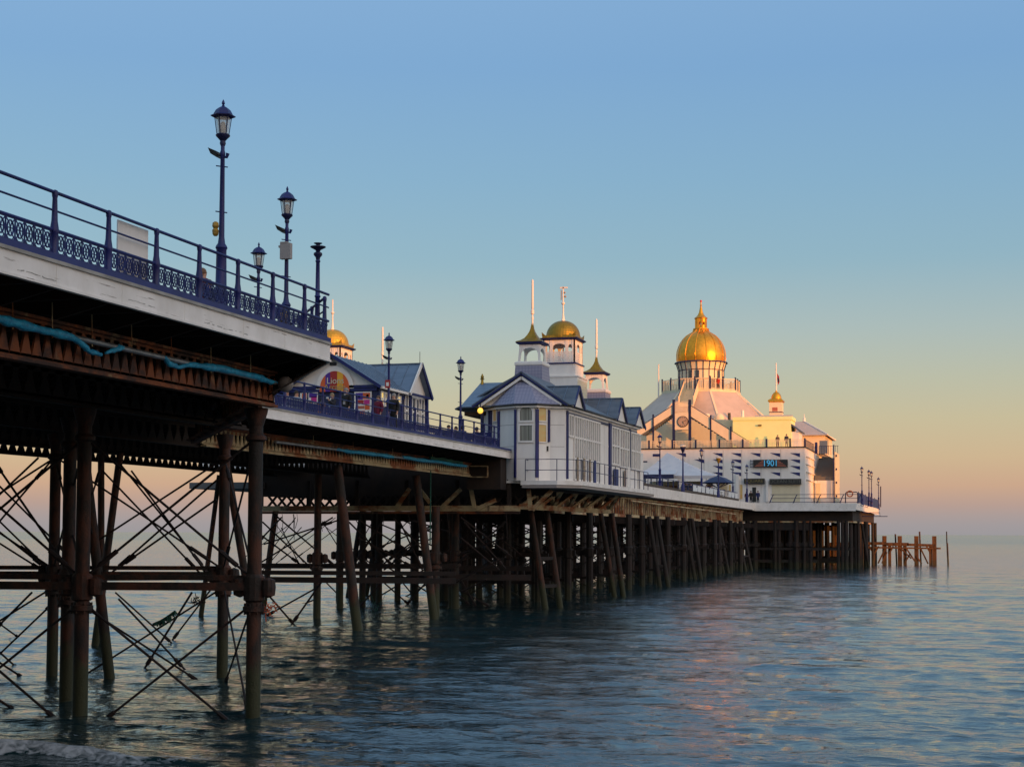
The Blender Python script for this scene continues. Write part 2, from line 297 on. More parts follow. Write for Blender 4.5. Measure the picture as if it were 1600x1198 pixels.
# ================================================================== SETTING: sea, beach, sun blocker
def make_sea():
    rng = np.random.RandomState(3)
    fine = np.radians(np.arange(-24, 24.01, .095)); coarse = np.radians(np.arange(24+6, 336, 6.))
    ang = np.concatenate([fine, coarse]); na = len(ang)
    r = [1.5]
    while r[-1] < 20: r.append(r[-1]*1.08)
    while r[-1] < 260: r.append(r[-1]*1.0045)
    while r[-1] < 26000: r.append(r[-1]*1.05)
    r = np.array(r); nr = len(r)
    A, R = np.meshgrid(ang, r)
    # angle 0 = camera heading, positive to the right
    hx = -sin(YAW); hy = cos(YAW)
    X = C[0]+R*(np.cos(A)*hx+np.sin(A)*hy); Y = C[1]+R*(np.cos(A)*hy-np.sin(A)*hx)
    Z = np.zeros_like(X)
    sp = np.gradient(r)[:, None]*np.ones_like(X)
    N = 160
    for i in range(N):
        lam = .28*(7./.28)**(rng.rand())
        th = -pi/2+rng.normal()*.6          # towards the shore, spread
        k = 2*pi/lam; a = .0021*lam**.72*rng.uniform(.5, 1.3)*(1.45 if lam < 1.1 else .95)
        ph = rng.rand()*2*pi
        s = k*(np.cos(th)*X+np.sin(th)*Y)+ph
        att = np.clip((lam/np.maximum(sp, .01)-2.)/2, 0, 1)
        Z += a*att*(np.sin(s)+.25*np.sin(2*s+.5))
    edge = np.clip((255-R)/130, 0, 1)*((np.abs(np.where(A > pi, A-2*pi, A)) < np.radians(23.9)))
    Z *= edge
    # long gentle swell
    Z += edge*.03*np.sin(2*pi*(Y*.98+X*.2)/11+np.sin(X/9)*1.1)
    # gusts: calmer towards the middle distance
    # breaking wavelet near the shore, lower left
    pts = [P(-160, 1166, Z=.12), P(0, 1170, Z=.12), P(130, 1176, Z=.1), P(300, 1190, Z=.06)]
    xs = [p[0] for p in pts]; ys = [p[1] for p in pts]
    yc = np.interp(X, xs, ys)+.12*np.sin(X*1.7)+.06*np.sin(X*4.1+1)
    hh = np.interp(X, [xs[0]-6, xs[0], xs[1], xs[2], xs[3], xs[3]+1.5], [0, .30, .30, .22, .05, 0])
    d = Y-yc
    prof = np.where(d < 0, np.exp(-(d/.17)**2), np.exp(-(d/.75)**2))
    Z = Z*(1-.5*prof*(hh > 0))+hh*prof
    foam = np.where((d < .12) & (d > -.55), .80, 0)*np.clip(hh/.15, 0, 1)*np.exp(-np.clip(-d-.3, 0, 9)/.1)
    foam = np.maximum(foam, np.where(d > -.1, .55*np.exp(-((d-.1)/.28)**2), 0)*np.clip(hh/.3, 0, 1))
    for (px, py, w, h2, s) in [(290, 1186, 90, 16, .66), (470, 1142, 120, 12, .58), (330, 1152, 150, 9, .52), (120, 1144, 160, 7, .52), (560, 1168, 130, 9, .50), (180, 1194, 220, 10, .60), (700, 1122, 160, 7, .42), (420, 1190, 120, 9, .55)]:
        c0 = P(px, py, Z=0); sw = abs(P(px+w, py, Z=0)[0]-c0[0]); sh = abs(P(px, py-h2, Z=0)[1]-c0[1])
        foam = np.maximum(foam, s*np.exp(-((X-c0[0])/sw)**2-((Y-c0[1])/sh)**2))
    foam[Z < -1] = 0
    me = bpy.data.meshes.new('sea'); V = np.stack([X, Y, Z], -1).reshape(-1, 3)
    i, j = np.meshgrid(np.arange(nr-1), np.arange(na), indexing='ij'); j2 = (j+1) % na
    q = np.stack([i*na+j, (i+1)*na+j, (i+1)*na+j2, i*na+j2], -1).reshape(-1, 4)
    me.vertices.add(len(V)); me.vertices.foreach_set('co', V.ravel())
    me.loops.add(q.size); me.loops.foreach_set('vertex_index', q.ravel().astype(np.int32))
    me.polygons.add(len(q)); me.polygons.foreach_set('loop_start', np.arange(len(q), dtype=np.int32)*4)
    me.polygons.foreach_set('use_smooth', np.ones(len(q), bool))
    me.update(calc_edges=True)
    at = me.attributes.new('foam', 'FLOAT', 'POINT'); at.data.foreach_set('value', foam.ravel().astype(np.float32))
    if me.polygons[0].normal.z < 0: me.flip_normals()
    m = bpy.data.materials.new('sea_water'); m.use_nodes = True; n = m.node_tree.nodes; L = m.node_tree.links; b = n['Principled BSDF']
    b.inputs['Base Color'].default_value = (.010, .034, .040, 1); b.inputs['Roughness'].default_value = .04; b.inputs['IOR'].default_value = 1.65
    g = n.new('ShaderNodeNewGeometry')
    def noise(s, det=4, dist=0.):
        v = n.new('ShaderNodeVectorMath'); v.operation = 'MULTIPLY'; v.inputs[1].default_value = s; L.new(g.outputs['Position'], v.inputs[0])
        t = n.new('ShaderNodeTexNoise'); t.inputs['Detail'].default_value = det; t.inputs['Scale'].default_value = 1; t.inputs['Distortion'].default_value = dist
        L.new(v.outputs[0], t.inputs['Vector']); return t.outputs[0]
    def bump(h, dist, st, prev=None):
        x = n.new('ShaderNodeBump'); x.inputs['Strength'].default_value = st; x.inputs['Distance'].default_value = dist
        L.new(h, x.inputs['Height'])
        if prev: L.new(prev, x.inputs['Normal'])
        return x.outputs[0]
    n1 = bump(noise((1.3, 2.6, 1), 4), .07, .5)
    n2 = bump(noise((4, 7, 1), 6, .3), .05, .6, n1)
    n3 = bump(noise((.18, .6, 1), 3), .5, .35, n2)
    # wavelet facets that keep their tilt at any distance
    def facets(sc, amp, seed):
        v = n.new('ShaderNodeVectorMath'); v.operation = 'MULTIPLY_ADD'; v.inputs[1].default_value = sc; v.inputs[2].default_value = (seed, seed*2, seed)
        L.new(g.outputs['Position'], v.inputs[0])
        t = n.new('ShaderNodeTexNoise'); t.inputs['Detail'].default_value = 3; t.inputs['Scale'].default_value = 1; L.new(v.outputs[0], t.inputs['Vector'])
        w = n.new('ShaderNodeVectorMath'); w.operation = 'SUBTRACT'; w.inputs[1].default_value = (.5, .5, .5); L.new(t.outputs['Color'], w.inputs[0])
        x = n.new('ShaderNodeVectorMath'); x.operation = 'MULTIPLY'; x.inputs[1].default_value = (amp*.5, amp, 0); L.new(w.outputs[0], x.inputs[0]); return x.outputs[0]
    def vadd(a, c):
        x = n.new('ShaderNodeVectorMath'); x.operation = 'ADD'; L.new(a, x.inputs[0]); L.new(c, x.inputs[1]); return x.outputs[0]
    nn = n.new('ShaderNodeVectorMath'); nn.operation = 'NORMALIZE'
    L.new(vadd(vadd(vadd(n3, facets((1.4, 3.0, 1), .24, 3.)), facets((4.5, 8, 1), .16, 7.)), facets((.22, .6, 1), .20, 13.)), nn.inputs[0])
    L.new(nn.outputs[0], b.inputs['Normal'])
    # waves too small to model far out are carried by the roughness
    sy = n.new('ShaderNodeSeparateXYZ'); L.new(g.outputs['Position'], sy.inputs[0])
    ro = n.new('ShaderNodeMapRange'); ro.inputs[1].default_value = 90; ro.inputs[2].default_value = 900; ro.inputs[3].default_value = .05; ro.inputs[4].default_value = .17
    L.new(sy.outputs[1], ro.inputs[0]); L.new(ro.outputs[0], b.inputs['Roughness'])
    # foam
    a = n.new('ShaderNodeAttribute'); a.attribute_name = 'foam'
    nf = noise((5, 7, 5), 8, .8)
    ma = n.new('ShaderNodeMath'); ma.operation = 'ADD'; L.new(a.outputs['Fac'], ma.inputs[0]); L.new(nf, ma.inputs[1])
    r = n.new('ShaderNodeMapRange'); r.inputs[1].default_value = 1.03; r.inputs[2].default_value = 1.42; L.new(ma.outputs[0], r.inputs[0])
    fo = n.new('ShaderNodeBsdfPrincipled'); fo.inputs['Base Color'].default_value = (.42, .46, .50, 1); fo.inputs['Roughness'].default_value = .8
    mx = n.new('ShaderNodeMixShader'); L.new(r.outputs[0], mx.inputs[0]); L.new(b.outputs[0], mx.inputs[1]); L.new(fo.outputs[0], mx.inputs[2])
    L.new(mx.outputs[0], n['Material Output'].inputs['Surface'])
    me.materials.append(m)
    o = bpy.data.objects.new('sea', me); COL.objects.link(o); o['kind'] = 'structure'
make_sea()
def make_beach_and_blocker():
    # beach rising out of the water behind and under the camera
    nx, ny = 90, 50
    mb = MB(); vs = []; fs = []
    for j in range(ny):
        y = 34-j*3.4
        for i in range(nx):
            x = -150+i*5
            z = -.55+.085*max(0, 28-y)+.10*sin(x*.21+j*.3)+.05*sin(x*.9)
            if y < -14: z += .10*(-14-y)*.1
            vs.append((x, y, min(z, 4.6)))
    for j in range(ny-1):
        for i in range(nx-1): fs.append((j*nx+i, j*nx+i+1, (j+1)*nx+i+1, (j+1)*nx+i))
    mb.add(vs, fs); o = mb.build('beach', 'stone', None, True); o['kind'] = 'structure'
    # added sun blocker out of view, skyline shaped to shade parts of the pier
    prof = [(60, 20), (-26, 20), (-60, 19), (-71, 18.6), (-76, 19.6), (-78.8, 19.4), (-79.4, 15.2), (-84.5, 15.2), (-85.5, 18), (-100, 17), (-122, 16.7), (-143, 17.4), (-158, 19.5), (-161, 20), (-162, 12),
            (-164.2, 12), (-165, 21.6), (-166, 22.7), (-172, 22.4), (-178, 21.8), (-182, 21), (-183, 17.5), (-184, 15.6), (-188, 14), (-195, 8), (-203, 3), (-240, 0)]
    sa, ca = sin(SUN_AZ), cos(SUN_AZ); tp = []; 
    for u, zc in prof:
        v = (-u*.863+25)/.506
        tp.append((v*sa+u*ca, v*ca-u*sa, zc+v*tan(SUN_EL)))
    mb = MB(); n = len(tp); vs = []
    for k, (x, y, z) in enumerate(tp): vs += [(x, y, -1), (x, y, z), (x, y-14, z), (x+6, y-60, -1)]
    fs = []
    for k in range(n-1):
        for a in range(4): b = (a+1) % 4; fs.append((4*k+a, 4*k+b, 4*k+4+b, 4*k+4+a))
    fs += [(0, 1, 2, 3), (4*n-1, 4*n-2, 4*n-3, 4*n-4)]
    mb.add(vs, fs); o = mb.build('sun_blocker', 'sun_blocker'); o['kind'] = 'structure'
make_beach_and_blocker()

# ================================================================== PIER DECKS
DZ = 9.15            # walking surface of the near half
Y1 = 34.95; CH = (-10., 49.7); Y2 = 82.0; Y3a, Y3b = 100., 201.5; X3 = -12.2
def dz3(y): return 8.80-(y-Y3a)/(Y3b-Y3a)*.22      # far half falls away very slightly
def deck(name, label, outline, z, fz0, fz1, edges, group=None, mtop='wood'):
    """outline: plan polygon; edges: list of (A,B) visible edges carrying fascia"""
    o = MB(); cx = sum(p[0] for p in outline)/len(outline); cy = sum(p[1] for p in outline)/len(outline)
    t = thing(name, (cx, cy, z-.3), label, 'pier deck', group)
    MB().ext([(x, y, z-.18) for x, y in outline], (0, 0, .18)).build('planking', mtop, t)
    for A, B in edges:
        f = Facet(A, B); m = MB(); f.bx(m, -.02, f.L+.02, fz0, fz1-.06, .0, .07); f.bx(m, -.02, f.L+.02, fz0, fz0+.05, .071, .10)
        k = 0.
        while k < f.L-3: k += 2.4+.3*sin(k); f.bx(m, k, k+.012, fz0+.05, fz1-.06, .07, .076)
        m.build('fascia_board', 'fascia', t)
        m = MB(); f.bx(m, -.02, f.L+.02, fz1-.06, fz1, .0, .11); m.build('top_ledge', 'lip', t)
        if f.L > 20:
            rr = random.Random(int(f.L)); u = 1.
            cr_ = MB()
            while u < f.L-3:
                ln = rr.uniform(.8, 2.6); z_ = fz0+rr.choice([.12, .13, .14, .10])+rr.uniform(-.01, .02); k2 = 0.
                pts = []
                while k2 < ln: pts.append(f.pt(u+k2, z_+.012*sin(k2*5)+rr.uniform(-.008, .008), .072)); k2 += rr.uniform(.05, .14)
                for p_, q_ in zip(pts, pts[1:]):
                    if rr.random() < .72: cr_.beam(p_, q_, .004, rr.uniform(.006, .020))
                u += ln+rr.uniform(.2, 2.5)
            o_ = cr_.build('peeling_paint_crack', 'lip', t); o_['kind'] = 'stuff'
        m = MB(); f.bx(m, -.02, f.L+.02, fz1+.002, fz1+.11, -.10, .09); m.build('kerb', 'kerb_blue', t)
    return t
near = deck('pier_deck', 'near bay of the pier deck with white fascia boards, top left', [(0, -25), (0, Y1), CH, (-27, 49.7), (-27, -25)], DZ, 8.74, 9.22,
            [((0, -25), (0, Y1)), ((0, Y1), CH)])
mid = deck('pier_deck', 'narrower pier deck with white fascia, running to the first white pavilion', [(-10, 49.704), (-10, 84.2), (-27, 84.2), (-27, 49.704)], DZ, 8.78, 9.22, [((-10, 49.8), (-10, Y2+2.2))])
z3 = 8.62
# far half: walkway + head platform, built with the slight fall
def far_deck():
    t = thing('pier_deck', (-18, 150, 8), 'far pier deck with broad white fascia leading to the domed building', 'pier deck')
    m = MB(); a, b = dz3(Y3a), dz3(Y3b)
    m.ext([(X3, Y3a, a-.3), (X3, Y3b, b-.3), (-27, Y3b, b-.3), (-27, Y3a, a-.3)], (0, 0, .22)).build('planking', 'wood', t)
    m = MB()
    vs = []
    for (x0, x1, dz0, dz1) in [(X3, X3+.1, -.98, 0)]:
        m.add([(x0, Y3a, a+dz0), (x1, Y3a, a+dz0), (x1, Y3b, b+dz0+.10), (x0, Y3b, b+dz0+.10), (x0, Y3a, a+dz1), (x1, Y3a, a+dz1), (x1, Y3b, b+dz1), (x0, Y3b, b+dz1)], [(0, 3, 2, 1), (4, 5, 6, 7), (0, 1, 5, 4), (1, 2, 6, 5), (2, 3, 7, 6), (3, 0, 4, 7)])
    m.build('fascia_board', 'fascia', t)
    m = MB(); m.beam((X3+.05, Y3a, a-1.02), (X3+.05, Y3b, b-.93), .25, .1); m.build('lower_ledge', 'dark', t)
    m = MB(); m.beam((X3-.05, Y3a, a+.12), (X3-.05, Y3b-12, dz3(Y3b-12)+.12), .35, .22); m.build('planter_edge', 'wood', t)
    t = thing('pier_deck', (-12, 225, 8), 'wide pier head platform with plain white front fascia and railing', 'pier deck')
    x1 = 1.1; yb = 252
    m = MB().ext([(x1, Y3b+1, b-.25), (x1, yb, b-.25), (-38, yb, b-.25), (-38, Y3b+1, b-.25)], (0, 0, .2)).build('planking', 'wood', t)
    m = MB(); m.box(X3+.3, Y3b+.9, b-1.03, x1, Y3b+1, b); m.box(x1+.0, Y3b+.9, b-.9, x1+.12, yb, b-.002); m.box(X3-.2, Y3b-.02, b-.98, X3+.29, Y3b+1, b-.001); m.build('fascia_board', 'fascia', t)
far_deck()

# ================================================================== RAILINGS
LAT = {}
def lattice_mesh(L, h, cells):
    key = (round(L, 2), h, cells)
    if key in LAT: return LAT[key]
    m = MB(); w = L/cells; t = .012
    def band(pts, wd, th):
        for a, b in zip(pts, pts[1:]): m.beam(a, b, th, wd, 0, (0, 1, 0) if False else (0, 0, 1) if abs(a[2]-b[2]) < abs(a[0]-b[0]) else (1, 0, 0))
    for i in range(cells):
        cx = (i+.5)*w; cz = h*.56; rx = w*.36; rz = h*.34
        N = 14
        for k in range(N):
            a0 = 2*pi*k/N; a1 = 2*pi*(k+1)/N
            v = []
            for a, s in ((a0, 1), (a1, 1), (a1, .83), (a0, .83)):
                v.append((cx+rx*s*cos(a), -.012, cz+rz*s*sin(a)))
            m.ext(v, (0, .024, 0))
        for a in (0, pi/3, 2*pi/3): m.beam((cx-rx*.8*cos(a), 0, cz-rz*.8*sin(a)), (cx+rx*.8*cos(a), 0, cz+rz*.8*sin(a)), .02, t, 0, (0, 1, 0))
        m.beam((i*w, 0, .03), (i*w, 0, h), .022, .022, 0, (0, 1, 0))
        for sx_ in (-1, 1):
            m.beam((cx+sx_*w*.48, 0, h*.97), (cx+sx_*rx*.62, 0, cz+rz*.72), .02, t, 0, (0, 1, 0))
            m.beam((cx+sx_*w*.48, 0, h*.12), (cx+sx_*rx*.62, 0, cz-rz*.72), .02, t, 0, (0, 1, 0))
            m.ext([(cx+sx_*w*.42, -.01, h*.16), (cx+sx_*w*.2, -.01, h*.13), (cx+sx_*w*.48, -.01, h*.3)], (0, .02, 0))
        m.beam((cx-w*.5, 0, h*.10), (cx+w*.5, 0, h*.10), .03, .022)
        m.beam((cx-w*.5, 0, h*.985), (cx+w*.5, 0, h*.985), .03, .022)
    me = bpy.data.meshes.new('lattice_panel'); me.from_pydata([tuple(v) for v in m.v], [], m.f); me.materials.append(M['blue'])
    LAT[key] = me; return me
def post_mesh():
    m = MB(); m.lathe(0, 0, [(.085, 0), (.085, .04), (.07, .06), (.07, .40), (.085, .43), (.078, .47), (.055, .62), (.042, 1.02), (.05, 1.05), (.055, 1.10), (.045, 1.15), (.001, 1.17)], 10)
    me = bpy.data.meshes.new('post'); me.from_pydata([tuple(v) for v in m.v], [], m.f); me.materials.append(M['blue'])
    me.polygons.foreach_set('use_smooth', [True]*len(me.polygons)); return me
POST = post_mesh()
def railing(A, B, z, label, sp=1.77, first=0., lattice=True, last=None):
    f = Facet(A, B); t = thing('railing', (A[0], A[1], z), label, 'railing')
    def rail(h, r, name):
        m = MB(); m.tube(f.pt(0, z+h), f.pt(f.L, z+h), r, None, 8); m.build(name, 'blue', t, True)
    rail(1.12, .033, 'top_rail'); rail(.80, .02, 'mid_rail'); rail(.46, .032, 'lower_rail')
    us = []; u = first
    while u < f.L+.01: us.append(u); u += sp
    if last is not None: us.append(last)
    ang = atan2(f.d.y, f.d.x)
    for u in us:
        o = bpy.data.objects.new('post', POST); COL.objects.link(o); o.parent = t; p = f.pt(u, 0)
        o.location = (p.x-A[0], p.y-A[1], 0)
    ends = us[:]
    if ends[0] > .3: ends = [0.]+ends
    if f.L-ends[-1] > .3: ends.append(f.L)
    if lattice:
        for a, b in zip(ends, ends[1:]):
            L = b-a-.14; n = max(1, round(L/.25))
            o = bpy.data.objects.new('lattice_panel', lattice_mesh(L, .42, n)); COL.objects.link(o); o.parent = t
            p = f.pt(a+.07, 0); o.location = (p.x-A[0], p.y-A[1], .02); o.rotation_euler = (0, 0, ang)
    return t
pY = [P(x, y, X=0)[1] for x, y in ((86, 302), (476, 449))]
spc = (pY[1]-pY[0])/6
first = (pY[0]+4) % spc
railing((0, -4), (0, Y1+.05), 9.33-.03, 'ornate blue railing with pierced oval lattice along the near deck edge', spc, first)
railing((-.3, Y1+.5), (CH[0]+.1, CH[1]-.1), 9.30, 'blue lattice railing on the slanting end of the near deck', 1.8)
railing((-10, 50.3), (-10, 81.9), 9.30, 'blue railing along the narrower deck in front of the amusement kiosk', 1.81)
# white notice board on the near railing
a = P(184, 350, X=-.12); b = P(231, 362, X=-.12)
zt = P(184, 343, X=-.12)[2]; m = MB(); m.box(-.14, a[1], 9.42, -.11, b[1], zt)
tag(m.build('notice_board', 'white'), 'blank white board fixed behind the near railing', 'board')

# ================================================================== LAMPS
def make_lamp(label, group, loc, floods=True, glass=True):
    t = thing('street_lamp', loc, label, 'street lamp', group); x, y, z = loc
    m = MB(); m.lathe(x, y, [(.22, z), (.22, z+.12), (.17, z+.18), (.16, z+.75), (.19, z+.8), (.13, z+.9), (.115, z+1.8), (.14, z+1.85), (.12, z+1.9), (.085, z+1.95), (.065, z+2.1), (.05, z+3.95), (.06, z+3.97), (.06, z+4.05), (.045, z+4.1), (.045, z+4.22)], 10)
    m.build('column', 'blue', t, True)
    m = MB(); m.lathe(x, y, [(.05, z+4.2), (.07, z+4.25), (.06, z+4.31), (.10, z+4.36), (.16, z+4.42), (.165, z+4.45), (.14, z+4.47)], 12); m.build('lantern_base', 'dkblue', t, True)
    zb, zt = z+4.46, z+4.86; rb, rr = .135, .19
    for k in range(6):
        a = pi/6+k*pi/3
        MBx = MB(); MBx.beam((x+rb*cos(a), y+rb*sin(a), zb), (x+rr*cos(a), y+rr*sin(a), zt), .018, .018); MBx.build('glazing_bar', 'dkblue', t)
    m = MB(); m.lathe(x, y, [(rb*.9, zb), (rr*.9, zt)], 6, pi/6, caps=False); m.build('lantern_glass', 'lamp_glass', t)
    m = MB(); m.lathe(x, y, [(.02, zb), (.05, zb+.04), (.07, zb+.15), (.06, zb+.26), (.02, zb+.3)], 8); m.build('mantle', 'grey_box', t, True)
    m = MB(); m.lathe(x, y, [(.17, zt-.02), (.28, zt+.015), (.285, zt+.035), (.22, zt+.07), (.20, zt+.11), (.165, zt+.17), (.13, zt+.2), (.08, zt+.235), (.03, zt+.25)], 6, pi/6); m.build('lantern_roof', 'blue', t)
    m = MB(); m.lathe(x, y, [(.03, zt+.25), (.035, zt+.27), (.02, zt+.29), (.04, zt+.32), (.03, zt+.36), (.001, zt+.42)], 8); m.build('finial', 'blue', t, True)
    for hz in (2.65, 3.7):
        m = MB(); m.tube((x-.16, y, z+hz+.05), (x+.13, y, z+hz), .014); m.build('ladder_bar', 'blue', t)
    if floods:
        m = MB(); m.tube((x, y, z+3.98), (x-.12, y-.05, z+4.0), .03); m.add([(x-.32, y-.12, z+4.16), (x-.32, y+.10, z+4.16), (x-.10, y+.12, z+4.06), (x-.10, y-.14, z+4.06), (x-.26, y-.1, z+4.02), (x-.26, y+.09, z+4.02), (x-.10, y+.1, z+3.92), (x-.10, y-.12, z+3.92)],
            [(0, 1, 2, 3), (7, 6, 5, 4), (0, 4, 5, 1), (1, 5, 6, 2), (2, 6, 7, 3), (3, 7, 4, 0)]); m.build('floodlight', 'black', t)
        m = MB(); m.path([(x, y, z+3.95), (x+.1, y, z+3.93), (x+.13, y, z+4.02)], [.03, .035, .045], 6); m.build('bracket', 'blue', t)
    return t
def at_lamp(px, ptop, z0, H=5.24):
    "where a lamp stands whose tip is seen at px,ptop"
    D = 1.
    for D10 in range(200, 4000):
        p = P(px, ptop, D=D10/10)
        if p[2]-z0 >= H: return (p[0], p[1], z0)
G1 = 'blue lantern lamps along the pier'
L1 = make_lamp('tallest blue lamp post nearest the camera, with yellow sounder on its shaft', G1, at_lamp(349, 157, DZ))
l = Vector(L1['_o']); m = MB(); m.lathe(l.x-.13, l.y-.05, [(.04, l.z+2.12), (.07, l.z+2.16), (.08, l.z+2.25), (.05, l.z+2.29), (.08, l.z+2.34), (.07, l.z+2.42), (.03, l.z+2.45)], 8); m.build('sounder', 'yellow_box', L1)
L2 = dup(L1, at_lamp(449, 292, DZ), 'second blue lamp post, with grey box halfway up its shaft')
[bpy.data.objects.remove(k) for k in list(bpy.data.objects) if k.parent == L2 and k.name.startswith('sounder')]
l = Vector(L2.location); L2['_o'] = tuple(l); m = MB(); m.box(l.x-.12, l.y-.2, l.z+3.15, l.x+.20, l.y-.05, l.z+3.6); m.box(l.x-.17, l.y-.19, l.z+3.48, l.x-.12, l.y-.10, l.z+3.54); m.box(l.x-.11, l.y-.21, l.z+3.6, l.x+.1, l.y-.06, l.z+3.64); m.build('junction_box', 'grey_box', L2)
m = MB(); m.ball((l.x-.1, l.y-.15, l.z+1.62), .22, 12); m.build('alarm_cap', 'blue', L2, True)
m = MB(); m.ball((l.x+.0, l.y-.18, l.z+1.50), .19, 12); m.build('sounder', 'yellow_box', L2, True)
dupL = lambda px, pt, z, lab: dup(L3, at_lamp(px, pt, z), lab)
L3 = dup(L1, at_lamp(404.5, 380, DZ), 'blue lamp post seen low between the two nearest lamps')
[bpy.data.objects.remove(k) for k in list(bpy.data.objects) if k.parent == L3 and k.name.startswith('sounder')]
L4 = dupL(608, 520, DZ, 'blue lamp post in front of the amusement kiosk, small red sign on its shaft')
l = Vector(L4.location); L4['_o'] = tuple(l); m = MB(); m.box(l.x-.13, l.y-.17, l.z+2.5, l.x+.13, l.y-.14, l.z+2.9, 0); m.box(l.x-.07, l.y-.176, l.z+2.6, l.x+.07, l.y-.171, l.z+2.78, 1); m.build('sign_plate', ['red', 'white'], L4)
dupL(720, 557, DZ, 'blue lamp post alone against the sky between kiosk and first pavilion')
for px, pt, lab in [(1031, 677, 'blue lamp post in front of the white marquee'), (1096, 699.5, 'blue lamp post at the right-hand end of the marquee'), (1145, 718, 'blue lamp post next to the dark umbrella roof on the far deck'),
                    (1167, 724.5, 'blue lamp post below and left of the glowing sign')]:
    dupL(px, pt, 8.6, lab)
for px, pt, lab in [(1346.5, 728, 'leftmost lamp post on the end of the pier head'), (1357.5, 733, 'second lamp post from the left on the end of the pier head'), (1361.5, 735, 'lamp post close behind the second one on the pier head'), (1372.5, 745, 'rightmost lamp post on the end of the pier head')]:
    dupL(px, pt, 8.5, lab)
def goblet(px, pt, z, H, lab, mt='dkblue'):
    x, y, z0 = at_lamp(px, pt, z, H); t = thing('street_lamp', (x, y, z0), lab, 'street lamp', G1)
    MB().lathe(x, y, [(.18, z0), (.15, z0+.7), (.09, z0+.8), (.06, z0+H-.9), (.08, z0+H-.85)], 8).build('column', 'blue', t, True)
    MB().lathe(x, y, [(.05, z0+H-.85), (.09, z0+H-.8), (.26, z0+H-.35), (.30, z0+H-.25)], 10).build('lamp_bowl', mt, t, True)
    MB().lathe(x, y, [(.30, z0+H-.25), (.29, z0+H-.08), (.1, z0+H)], 10).build('lamp_cap', 'lamp_glass', t, True)
goblet(1067, 694, 8.6, 4.6, 'dark goblet-shaped lamp in front of the marquee')
goblet(1122.5, 712, 8.6, 4.6, 'goblet lamp with yellowish bowl beside the marquee', 'yellow_box')
# bare column at the deck corner
x, y, z0 = at_lamp(497, 379, DZ, 2.75); t = thing('bare_post', (x, y, z0), 'bare blue column with leafy capital and no lantern at the near deck corner', 'post')
MB().lathe(x, y, [(.13, z0), (.10, z0+.5), (.075, z0+.55), (.06, z0+1.35), (.085, z0+1.38), (.06, z0+1.42), (.05, z0+2.25), (.07, z0+2.28), (.05, z0+2.32)], 10).build('column', 'blue', t, True)
MB().lathe(x, y, [(.05, z0+2.32), (.06, z0+2.38), (.11, z0+2.44), (.11, z0+2.49), (.05, z0+2.53), (.07, z0+2.57), (.2, z0+2.64), (.2, z0+2.66), (.06, z0+2.67), (.05, z0+2.71), (.11, z0+2.74), (.11, z0+2.75)], 12).build('capital', 'dkblue', t, True)

# ================================================================== GIRDERS AND UNDERSIDE
def girder(A, B, z0, z1, label, sp=.345, mt='girder', th=.05, topmt=None, fl=.22, group=None):
    "iron girder whose web is pierced by tall pointed openings"
    A3 = Vector((A[0], A[1], 0)); B3 = Vector((B[0], B[1], 0)); L = (B3-A3).length; d = (B3-A3)/L; n = Vector((d.y, -d.x, 0))
    t = thing('girder', (A[0], A[1], z0), label, 'girder', group)
    def pt(u, z, o): p = A3+d*u+n*o; return (p.x, p.y, z)
    m = MB(); m.beam(pt(0, z0+.03, 0), pt(L, z0+.03, 0), fl, .06); m.build('bottom_flange', mt, t)
    m = MB(); m.beam(pt(0, z1-.03, 0), pt(L, z1-.03, 0), fl, .06); m.beam(pt(0, z1-.14, 0), pt(L, z1-.14, 0), .05, .17); m.build('top_flange', topmt or mt, t)
    m = MB(); k = 0; h = z1-z0; N = int(L/sp)
    m.beam(pt(0, z0+.11, 0), pt(L, z0+.11, 0), th, .10)
    for i in range(N+1):
        u = i*sp
        if u+sp*.5 > L: break
        # tooth: wide at the foot, waisted above, wide again under the top flange
        prof = [(-.5, .12), (.5, .12), (.47, .17), (.33, .34), (.20, .52), (.16, .64), (.20, .76), (.36, .86), (-.36, .86), (-.20, .76), (-.16, .64), (-.20, .52), (-.33, .34), (-.47, .17)]
        m.ext([pt(u+a*sp, z0+b*h, -th/2) for a, b in prof], n*th)
    m.build('web', mt, t)
    return t
girder((-1.4, 4), (-1.4, 34.9), 7.63, 8.52, 'rusty orange-brown girder with pointed openings under the near deck edge')
girder((-12.0, 51.2), (-12.0, 82.9), 7.70, 8.50, 'rusty cream-streaked girder under the narrower deck edge', mt='girder_pale', topmt='girder')
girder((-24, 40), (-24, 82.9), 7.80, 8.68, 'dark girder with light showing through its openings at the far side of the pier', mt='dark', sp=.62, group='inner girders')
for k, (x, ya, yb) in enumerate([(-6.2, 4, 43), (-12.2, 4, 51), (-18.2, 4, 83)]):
    girder((x, ya), (x, yb), 7.66, 8.6, ['dark girder under the near deck, next inside the outermost rusty one', 'dark girder under the middle of the near deck', 'dark girder along the centre line beneath kiosk and near deck'][k], mt='dark', sp=.6)
